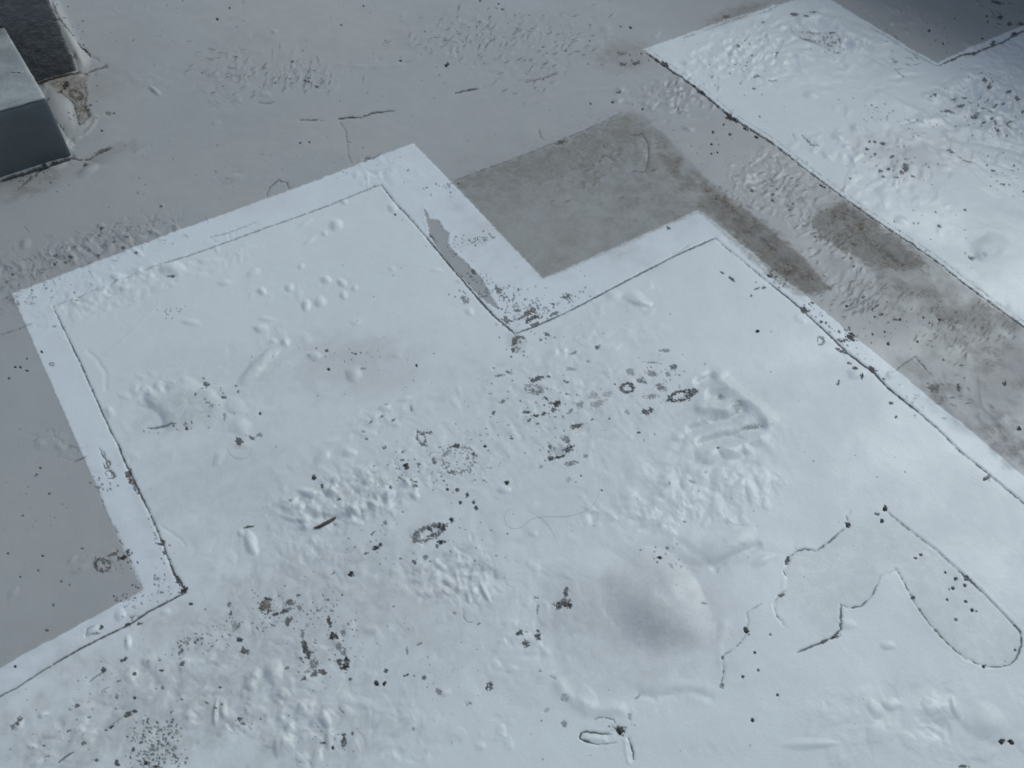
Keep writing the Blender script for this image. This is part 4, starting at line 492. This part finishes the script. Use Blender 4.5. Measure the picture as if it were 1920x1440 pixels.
def ramp(n, f, a, b, c0=0., c1=1.):
    x = n.nodes.new('ShaderNodeMapRange'); x.interpolation_type = 'SMOOTHSTEP'; n.links.new(f, x.inputs[0])
    for i_, v in zip((1, 2, 3, 4), (a, b, c0, c1)): x.inputs[i_].default_value = v
    return x.outputs[0]

WHITE_C = (.71, .755, .735); GREY_C = (.385, .392, .378)
def coating():
    m, n, b = nodes('roof_coating'); L = n.links.new
    co = n.nodes.new('ShaderNodeTexCoord').outputs['Object']
    A = n.nodes.new('ShaderNodeAttribute'); A.attribute_name = 'masks'; sa = n.nodes.new('ShaderNodeSeparateColor'); L(A.outputs['Color'], sa.inputs[0]); white, dirt, brown = sa.outputs
    B = n.nodes.new('ShaderNodeAttribute'); B.attribute_name = 'masks_two'; sb = n.nodes.new('ShaderNodeSeparateColor'); L(B.outputs['Color'], sb.inputs[0]); damp_shade, warm, bare_sheen = sb.outputs
    big = ramp(n, ntex(n, co, 1.1, 3), .3, .7); mid = ramp(n, ntex(n, co, 5, 5, .6, .4), .3, .7); fin = ramp(n, ntex(n, co, 260, 3, .7), .25, .75); st = ramp(n, ntex(n, co, 38, 4, .65, .6), .35, .7)
    hue = ramp(n, ntex(n, co, 16, 4, .62, .8), .40, .60)
    g = mixc(n, big, tuple(c * .94 for c in GREY_C), tuple(c * 1.05 for c in GREY_C)); g = mixc(n, math_(n, 'MULTIPLY', mid, .35), g, (.335, .328, .316))
    g = mixc(n, math_(n, 'MULTIPLY', st, .20), g, (.405, .405, .390))
    wog = ramp(n, ntex(n, co, 26, 6, .72, .7), .38, .62)
    g = mixc(n, math_(n, 'MULTIPLY', damp_shade, math_(n, 'ADD', math_(n, 'MULTIPLY', wog, .40), .50), True), g, (.185, .185, .155)); g = mixc(n, math_(n, 'MULTIPLY', warm, .75), g, (.408, .404, .368)); g = mixc(n, bare_sheen, g, (.45, .44, .40))
    g = mixc(n, math_(n, 'MULTIPLY', hue, .26), g, (.345, .360, .350))
    wh = mixc(n, big, WHITE_C, tuple(c * .94 for c in WHITE_C)); wh = mixc(n, math_(n, 'MULTIPLY', mid, .30), wh, (.62, .675, .65)); wh = mixc(n, math_(n, 'MULTIPLY', st, .14), wh, (.76, .80, .78))
    wh = mixc(n, math_(n, 'MULTIPLY', B.outputs['Alpha'], .42), wh, (.675, .740, .760))
    wh = mixc(n, math_(n, 'MULTIPLY', hue, .16), wh, (.63, .63, .645))
    wh = mixc(n, math_(n, 'MULTIPLY', warm, .62), wh, (.565, .565, .555)); damp_shade_grain = ramp(n, ntex(n, co, 48, 5, .68, .5), .40, .58); wh = mixc(n, math_(n, 'MULTIPLY', damp_shade, math_(n, 'ADD', math_(n, 'MULTIPLY', damp_shade_grain, .9), .55), True), wh, (.44, .46, .43))
    c = mixc(n, white, g, wh)
    c = mixc(n, math_(n, 'MULTIPLY', brown, math_(n, 'ADD', math_(n, 'MULTIPLY', math_(n, 'MULTIPLY', ramp(n, ntex(n, co, 150, 4, .7), .36, .60), ramp(n, ntex(n, co, 22, 5, .7, .6), .36, .62)), .72), .44)), c, (.120, .088, .054))
    c = mixc(n, math_(n, 'MULTIPLY', dirt, .96), c, mixc(n, brown, (.008, .009, .009), (.042, .027, .015)))
    c = mixc(n, math_(n, 'MULTIPLY', fin, .07), c, (.25, .26, .26))
    L(c, b.inputs['Base Color'])
    r = math_(n, 'ADD', math_(n, 'MULTIPLY', mid, .20), .30); r = math_(n, 'ADD', r, math_(n, 'MULTIPLY', math_(n, 'MAXIMUM', dirt, brown), .35), True); L(r, b.inputs['Roughness'])
    L(math_(n, 'MULTIPLY', math_(n, 'SUBTRACT', 1.0, math_(n, 'MAXIMUM', dirt, math_(n, 'MULTIPLY', brown, .6)), True), .42), b.inputs['Specular IOR Level'])
    bp = n.nodes.new('ShaderNodeBump'); bp.inputs['Strength'].default_value = .5; bp.inputs['Distance'].default_value = .0006
    h = math_(n, 'ADD', ntex(n, co, 170, 4, .6), math_(n, 'MULTIPLY', ntex(n, co, 60, 3), 1.2)); L(h, bp.inputs['Height']); L(bp.outputs[0], b.inputs['Normal'])
    return m
MAT = coating()

def simple(name, col, rgh=.6, bump_scale=60, bump_d=.002, col2=None, sc2=12, spots=0, stretch=None):
    m, n, b = nodes(name); co = n.nodes.new('ShaderNodeTexCoord').outputs['Object']
    if stretch:
        mp = n.nodes.new('ShaderNodeMapping'); mp.inputs['Scale'].default_value = stretch; mp.inputs['Rotation'].default_value = (0, .5, 0); n.links.new(co, mp.inputs[0]); co = mp.outputs[0]
    c = mixc(n, ramp(n, ntex(n, co, sc2, 4), .3, .7), col, col2 or tuple(x * 1.25 for x in col))
    if spots: c = mixc(n, ramp(n, ntex(n, co, 34, 2), .70, .74), c, tuple(x * .25 for x in col))
    n.links.new(c, b.inputs['Base Color']); b.inputs['Roughness'].default_value = rgh
    bp = n.nodes.new('ShaderNodeBump'); bp.inputs['Strength'].default_value = .8; bp.inputs['Distance'].default_value = bump_d
    n.links.new(ntex(n, co, bump_scale, 4, .6, .5), bp.inputs['Height']); n.links.new(bp.outputs[0], b.inputs['Normal'])
    return m

# ------------------------------------------------------------------ cut the relief into its parts, one mesh each
dzx = np.zeros((NV, NU, 3)); P3 = np.stack([XW, YW, Z], -1)
du = np.gradient(P3, axis=1); dv = np.gradient(P3, axis=0); NRM = np.cross(du, dv); NRM /= np.linalg.norm(NRM, axis=-1, keepdims=True) + 1e-12
NRM[NRM[..., 2] < 0] *= -1
M1 = np.stack([WHITE, DIRT, BROWN, np.ones_like(Z)], -1).astype(np.float32); STRIP = sst(-1, 1, so_) * sst(1, -1, si_)
M2 = np.stack([DAMP_SHADE, WARM, BARE_SHEEN, STRIP], -1).astype(np.float32)
cell = LAB[:-1, :-1].ravel(); vi = np.arange(NV * NU).reshape(NV, NU)
quads = np.stack([vi[:-1, :-1], vi[1:, :-1], vi[1:, 1:], vi[:-1, 1:]], -1).reshape(-1, 4)
e1 = P3[1, 0] - P3[0, 0]; e2 = P3[0, 1] - P3[0, 0]
if np.cross(e1, e2)[2] < 0: quads = quads[:, ::-1]
Pf = P3.reshape(-1, 3); Nf = NRM.reshape(-1, 3); M1 = M1.reshape(-1, 4); M2 = M2.reshape(-1, 4)
order = np.argsort(cell, kind='stable'); cs = cell[order]; starts = np.searchsorted(cs, np.arange(len(PARTS))); ends = np.searchsorted(cs, np.arange(len(PARTS)), side='right')

def relief_mesh(name, q, parent=None, extra=None):
    used, inv = np.unique(q, return_inverse=True); f = inv.reshape(-1, 4).astype(np.int32); me = bpy.data.meshes.new(name)
    P = Pf[used]; N = Nf[used]; a1 = M1[used]; a2 = M2[used]
    if extra is not None:
        k0 = len(P); P = np.vstack([P, extra[0]]); N = np.vstack([N, np.tile([0, 0, 1.], (len(extra[0]), 1))]); a1 = np.vstack([a1, np.tile(np.array([0, 0, 0, 1], np.float32), (len(extra[0]), 1))]); a2 = np.vstack([a2, np.tile(np.array([0, 0, 0, 0], np.float32), (len(extra[0]), 1))])
        f = np.vstack([f, np.array(extra[1], np.int32) + k0])
    me.vertices.add(len(P)); me.vertices.foreach_set('co', P.astype(np.float32).ravel()); me.loops.add(f.size); me.loops.foreach_set('vertex_index', f.ravel().astype(np.int32))
    me.polygons.add(len(f)); me.polygons.foreach_set('loop_start', np.arange(0, f.size, 4, dtype=np.int32)); me.update(calc_edges=True)
    me.polygons.foreach_set('use_smooth', np.ones(len(f), bool))
    for nm, a in (('masks', a1), ('masks_two', a2)):
        at = me.attributes.new(nm, 'FLOAT_COLOR', 'POINT'); at.data.foreach_set('color', np.ascontiguousarray(a, dtype=np.float32).ravel())
    me.normals_split_custom_set_from_vertices(N.astype(np.float32))
    me.materials.append(MAT); o = bpy.data.objects.new(name, me); C.objects.link(o)
    if parent: o.parent = parent
    return o

# the plain floor runs on far beyond
cor = [Pf[vi[0, 0]], Pf[vi[0, -1]], Pf[vi[-1, -1]], Pf[vi[-1, 0]]]; B_ = 60.0
cen = np.mean(cor, 0); ang = [math.atan2(*(c - cen)[[1, 0]]) for c in cor]
cor = np.array([[c[0], c[1], 0] for c in cor]); far = np.array([[cen[0] + (c[0] - cen[0]) / np.hypot(*(c - cen)[:2]) * 90, cen[1] + (c[1] - cen[1]) / np.hypot(*(c - cen)[:2]) * 90, 0] for c in cor])
sk = [[i_, (i_ + 1) % 4, 4 + (i_ + 1) % 4, 4 + i_] for i_ in range(4)]
v0, v1, v2 = np.vstack([cor, far])[sk[0][:3]]
if np.cross(v1 - v0, v2 - v1)[2] < 0: sk = [s[::-1] for s in sk]
floor = relief_mesh('floor', quads[order[starts[0]:ends[0]]], extra=(np.vstack([cor, far]), sk)); tag(floor, 'grey waterproof roof coating with wrinkles and cracks', kind='structure')
def holder(name, u, v, label, cat):
    o = bpy.data.objects.new(name, None); o.empty_display_size = .1; C.objects.link(o); x, y = image_to_floor(u, v); o.location = (float(x), float(y), 0); return tag(o, label, cat)
near_panel = holder('painted_panel', 900, 900, 'large near white painted panel with a stepped outline, blisters and a cracked border strip', 'painted panel')
far_panel = holder('painted_panel', 1650, 250, 'smaller bright white painted panel at the upper right with a black cracked edge', 'painted panel')
bpy.context.view_layer.update()
def adopt(o, p):
    o.parent = p
    if p.type == 'EMPTY': o.matrix_parent_inverse = Matrix.Translation(-p.location)
vlist = np.array([0])
for i_, (nm, lb) in enumerate(PARTS):
    if i_ == 0 or ends[i_] <= starts[i_]: continue
    q = quads[order[starts[i_]:ends[i_]]]; o = relief_mesh(nm, q)
    if lb: o['label'] = lb
    c = q[:, 0]; host = floor
    if np.median(so_.ravel()[c]) > -1: host = near_panel
    elif np.median(sf_.ravel()[c]) > -3: host = far_panel
    adopt(o, host)

# ------------------------------------------------------------------ plinth and pillar
import bmesh
def block(name, x0, x1, y0, y1, z0, z1, mat, parent, seg=.012, rad=.006, amp=.0015, ns=40, topmat=None):
    """a rendered masonry block with rounded arrises and an uneven trowelled skin"""
    bm = bmesh.new(); bmesh.ops.create_cube(bm, size=1)
    for v_ in bm.verts: v_.co = Vector((x0 + (v_.co.x + .5) * (x1 - x0), y0 + (v_.co.y + .5) * (y1 - y0), z0 + (v_.co.z + .5) * (z1 - z0)))
    for ax, lo, hi in ((0, x0, x1), (1, y0, y1), (2, z0, z1)):
        nn = int((hi - lo) / seg); no = Vector((0, 0, 0)); no[ax] = 1
        for j in range(1, nn):
            p = Vector((0, 0, 0)); p[ax] = lo + (hi - lo) * j / nn
            bmesh.ops.bisect_plane(bm, geom=bm.verts[:] + bm.edges[:] + bm.faces[:], plane_co=p, plane_no=no)
    bm.normal_update(); cs_ = np.array([v_.co[:] for v_ in bm.verts]); ns_ = np.array([v_.normal[:] for v_ in bm.verts])
    t = fbm(cs_[:, 0] * ns + cs_[:, 1] * ns * .6, cs_[:, 2] * ns * .8 + cs_[:, 1] * ns * .7, 3) * amp
    lim = np.array([[x0, x1], [y0, y1], [z0, z1]]); cc = cs_.copy()
    for a_ in range(3): cc[:, a_] = np.clip(cs_[:, a_], lim[a_, 0] + rad, lim[a_, 1] - rad)
    dd = cs_ - cc; ln = np.linalg.norm(dd, axis=1, keepdims=True); out = cc + dd / np.maximum(ln, 1e-9) * rad
    out = out + ns_ * t[:, None]
    for v_, c_ in zip(bm.verts, out): v_.co = Vector(c_)
    me = bpy.data.meshes.new(name); bm.to_mesh(me); bm.free(); me.materials.append(mat)
    for p in me.polygons: p.use_smooth = True
    if topmat:
        me.materials.append(topmat)
        for p in me.polygons:
            if p.normal.z > .6: p.material_index = 1
    o = bpy.data.objects.new(name, me); C.objects.link(o); o.parent = parent; return o
M_DARK = simple('dark_slate_paint', (.075, .092, .098), .5, 90, .0012, (.088, .108, .115), 8, spots=1)
M_STUC = simple('dark_textured_render', (.105, .112, .112), .5, 55, .012, (.150, .155, .155), 40, spots=1, stretch=(1.0, 1, 2.2))
M_TOP = simple('pale_grey_cap_paint', (.27, .295, .29), .42, 70, .003, (.38, .405, .40), 14, spots=1)
PX = .139; PZ = .19; Y0 = 2.362; Y1 = 2.79
pil = bpy.data.objects.new('pillar', None); C.objects.link(pil); tag(pil, 'tall dark grey pillar with rough trowelled render behind the low plinth', 'pillar')
pl = bpy.data.objects.new('plinth', None); C.objects.link(pl); tag(pl, 'low dark slate plinth with a pale grey top, at the foot of the pillar', 'plinth')
block('shaft', -.62, .288, Y1 + .004, Y1 + .5, -.02, .80, M_STUC, pil, seg=.0078, amp=.0060, ns=72, rad=.008)
block('base', -.75, PX, Y0, Y1 - .002, -.02, PZ - .0065, M_DARK, pl, seg=.010, rad=.005, amp=.0024, ns=24)
block('top_slab', -.75, PX + .0005, Y0 - .0005, Y1 - .0025, PZ - .006, PZ, M_TOP, pl, seg=.010, rad=.0028, amp=.0022, ns=30)

# unseen parapet inferred past the upper right corner, sized to deepen the shade there
M_UNSEEN_WALL = simple('unseen_parapet_render', (.08, .09, .10), .7, 50, .004)
wl_ = block('wall', 3.76, 3.96, -2.5, 3.6, -.02, .90, M_UNSEEN_WALL, None, seg=.12, rad=.01, amp=.002); tag(wl_, 'unseen dark parapet wall inferred past the upper right corner', kind='structure')

# ------------------------------------------------------------------ loose things lying on the coating
def zat(u, v): return float(Z[min(np.searchsorted(V, v), NV - 1), min(np.searchsorted(U, u), NU - 1)])
def pt(u, v, up=0.0): x, y = image_to_floor(u, v); return Vector((float(x), float(y), zat(u, v) + up))
M_BLK = simple('black_debris', (.02, .02, .018), .6, 300, .0005, (.045, .038, .03), 120)
M_WOOD = simple('weathered_twig', (.06, .045, .035), .8, 300, .0008, (.12, .10, .08), 90)
M_HAIR = simple('grey_fibre', (.30, .31, .315), .5, 300, .0001)
def pebble(name, u, v, r, el, ang_, seed, label, group, mat=M_BLK, cat='debris'):
    g = random.Random(seed); bm = bmesh.new(); bmesh.ops.create_icosphere(bm, subdivisions=2, radius=1)
    for q in bm.verts:
        n_ = 1 + .16 * math.sin(q.co.x * 3 + seed) + .12 * math.sin(q.co.y * 5 + seed * 2) + g.uniform(-.05, .05); q.co = Vector((q.co.x * r * el * n_, q.co.y * r * n_, max(q.co.z, -.6) * r * .62 * n_))
    me = bpy.data.meshes.new(name); bm.to_mesh(me); bm.free(); me.materials.append(mat)
    for p in me.polygons: p.use_smooth = True
    o = bpy.data.objects.new(name, me); C.objects.link(o); o.location = pt(u, v, r * .22); o.rotation_euler = (0, 0, math.radians(ang_)); return tag(o, label, cat, group)
GR = 'dark crumbs lying on the coating'
for j, (u, v, r, el, a, lb) in enumerate([
    (1420, 622, .0042, 1.5, -10, 'dark oval seed alone on clean white paint near the right border strip'),
    (1660, 953, .0040, 1.5, 60, 'black oval seed at the top of the long flaked outline'),
    (1654, 977, .0026, 1.3, -20, 'small black crumb just below the seed at the top of the long flaked outline'),
    (1590, 984, .0034, 1.4, 20, 'black crumb where the flaked outline bends beside the small loop'),
    (1877, 1391, .0036, 1.5, 20, 'left one of two black crumbs side by side near the lower right corner'),
    (1895, 1392, .0034, 1.4, 50, 'right one of two black crumbs side by side near the lower right corner'),
    (706, 1282, .0030, 1.3, 80, 'left one of two black seeds close together below the brown flaked columns'),
    (721, 1282, .0026, 1.3, 70, 'right one of two black seeds close together below the brown flaked columns'),
    (1411, 1350, .0026, 1.5, 20, 'small black crumb right of the slot shaped crack outline'),
    (1400, 1184, .0032, 1.6, -30, 'black crumb stuck on the thin crack right of the big dome'),
    (1237, 1048, .0028, 1.3, 10, 'small black crumb on the upper edge of the big dome'),
    (847, 975, .0026, 1.2, 50, 'black crumb just above the oblong rubble pit'),
    (827, 1017, .0034, 1.4, 20, 'black crumb just below the oblong rubble pit'),
    (950, 905, .0028, 1.1, 0, 'black crumb on a small blister right of the speckled ring'),
    (762, 873, .0030, 1.1, 0, 'black crumb among dimples left of the speckled ring'),
    (588, 896, .0026, 1.1, 0, 'dark crumb at the upper left of the cobbled blister field'),
    (658, 1078, .0026, 1.1, 0, 'dark crumb on plain white paint below the twig'),
    (838, 121, .0044, 1.6, 30, 'black crumb alone on the grey floor above the pair of cracks'),
    (781, 686, .0020, 1.1, 0, 'tiny round black crumb right of the round blister'),
    (616, 693, .0020, 1.1, 0, 'tiny round black crumb left of the round blister'),
    (488, 776, .0020, 1.1, 0, 'tiny round black crumb above the triangular brown pit'),
    (1163, 1371, .0042, 1.1, 0, 'round brown knob at the right end of the slot shaped crack outline')]):
    pebble('seed' if 'seed' in lb else 'crumb', u, v, r, el, a, j + 1, lb, GR, cat='seed' if 'seed' in lb else 'crumb')

def tube(name, pts, rad, mat, sides=6, taper=True):
    bm = bmesh.new(); rings = []; n_ = len(pts)
    for i_, p in enumerate(pts):
        t = (pts[min(i_ + 1, n_ - 1)] - pts[max(i_ - 1, 0)]).normalized(); s = t.cross(Vector((0, 0, 1))).normalized(); u_ = s.cross(t)
        rr = rad * ((.35 + .65 * math.sin(math.pi * min(max((i_ + .35) / n_, .06), .94))) if taper else 1)
        rings.append([bm.verts.new(p + (s * math.cos(2 * math.pi * k_ / sides) + u_ * math.sin(2 * math.pi * k_ / sides)) * rr) for k_ in range(sides)])
    for a_, b_ in zip(rings[:-1], rings[1:]):
        for k_ in range(sides): bm.faces.new((a_[k_], a_[(k_ + 1) % sides], b_[(k_ + 1) % sides], b_[k_]))
    bm.faces.new(rings[0][::-1]); bm.faces.new(rings[-1]); bmesh.ops.recalc_face_normals(bm, faces=bm.faces[:])
    me = bpy.data.meshes.new(name); bm.to_mesh(me); bm.free(); me.materials.append(mat)
    for p in me.polygons: p.use_smooth = True
    o = bpy.data.objects.new(name, me); C.objects.link(o); return o
def smooth(pts, n_=8):
    out = []; P = [pts[0]] + list(pts) + [pts[-1]]
    for i_ in range(1, len(P) - 2):
        for k_ in range(n_):
            t = k_ / n_; a, b, c, d = [np.array(q, float) for q in P[i_ - 1:i_ + 3]]
            out.append(.5 * ((2 * b) + (-a + c) * t + (2 * a - 5 * b + 4 * c - d) * t * t + (-a + 3 * b - 3 * c + d) * t ** 3))
    out.append(np.array(pts[-1], float)); return out
tw = tube('twig', [pt(u, v, .002) + Vector((0, 0, .0006 * math.sin(i_ * 2.1))) for i_, (u, v) in enumerate(smooth([(590, 991), (600, 989), (612, 982), (624, 974), (629, 971)], 4))], .0042, M_WOOD)
tag(tw, 'short dark brown twig lying on the cobbled white coating', 'twig')
for pts_, lb in (([(1123, 900), (1122, 930), (1104, 955), (1065, 968), (1020, 969), (996, 974), (978, 988), (960, 991), (948, 980), (947, 963), (962, 952)], 'long curled hair looping over the white coating above the big dome'),
                 ([(985, 955), (1004, 965), (1024, 980), (1036, 998), (1042, 1012)], 'short hair crossing the long curled hair'),
                 ([(1358, 952), (1360, 968), (1372, 982), (1392, 985), (1402, 984)], 'short curved hair above the hollow right of the big dome'),
                 ([(428, 838), (432, 852), (448, 861), (466, 856), (474, 838)], 'curved hair under the triangular brown pit')):
    h_ = tube('hair', [pt(u, v, .0008) for u, v in smooth(pts_, 8)], 0.00022, M_HAIR, 4); tag(h_, lb, 'hair', 'hairs stuck on the white coating')
print('parts', len(PARTS), 'verts', NV * NU)
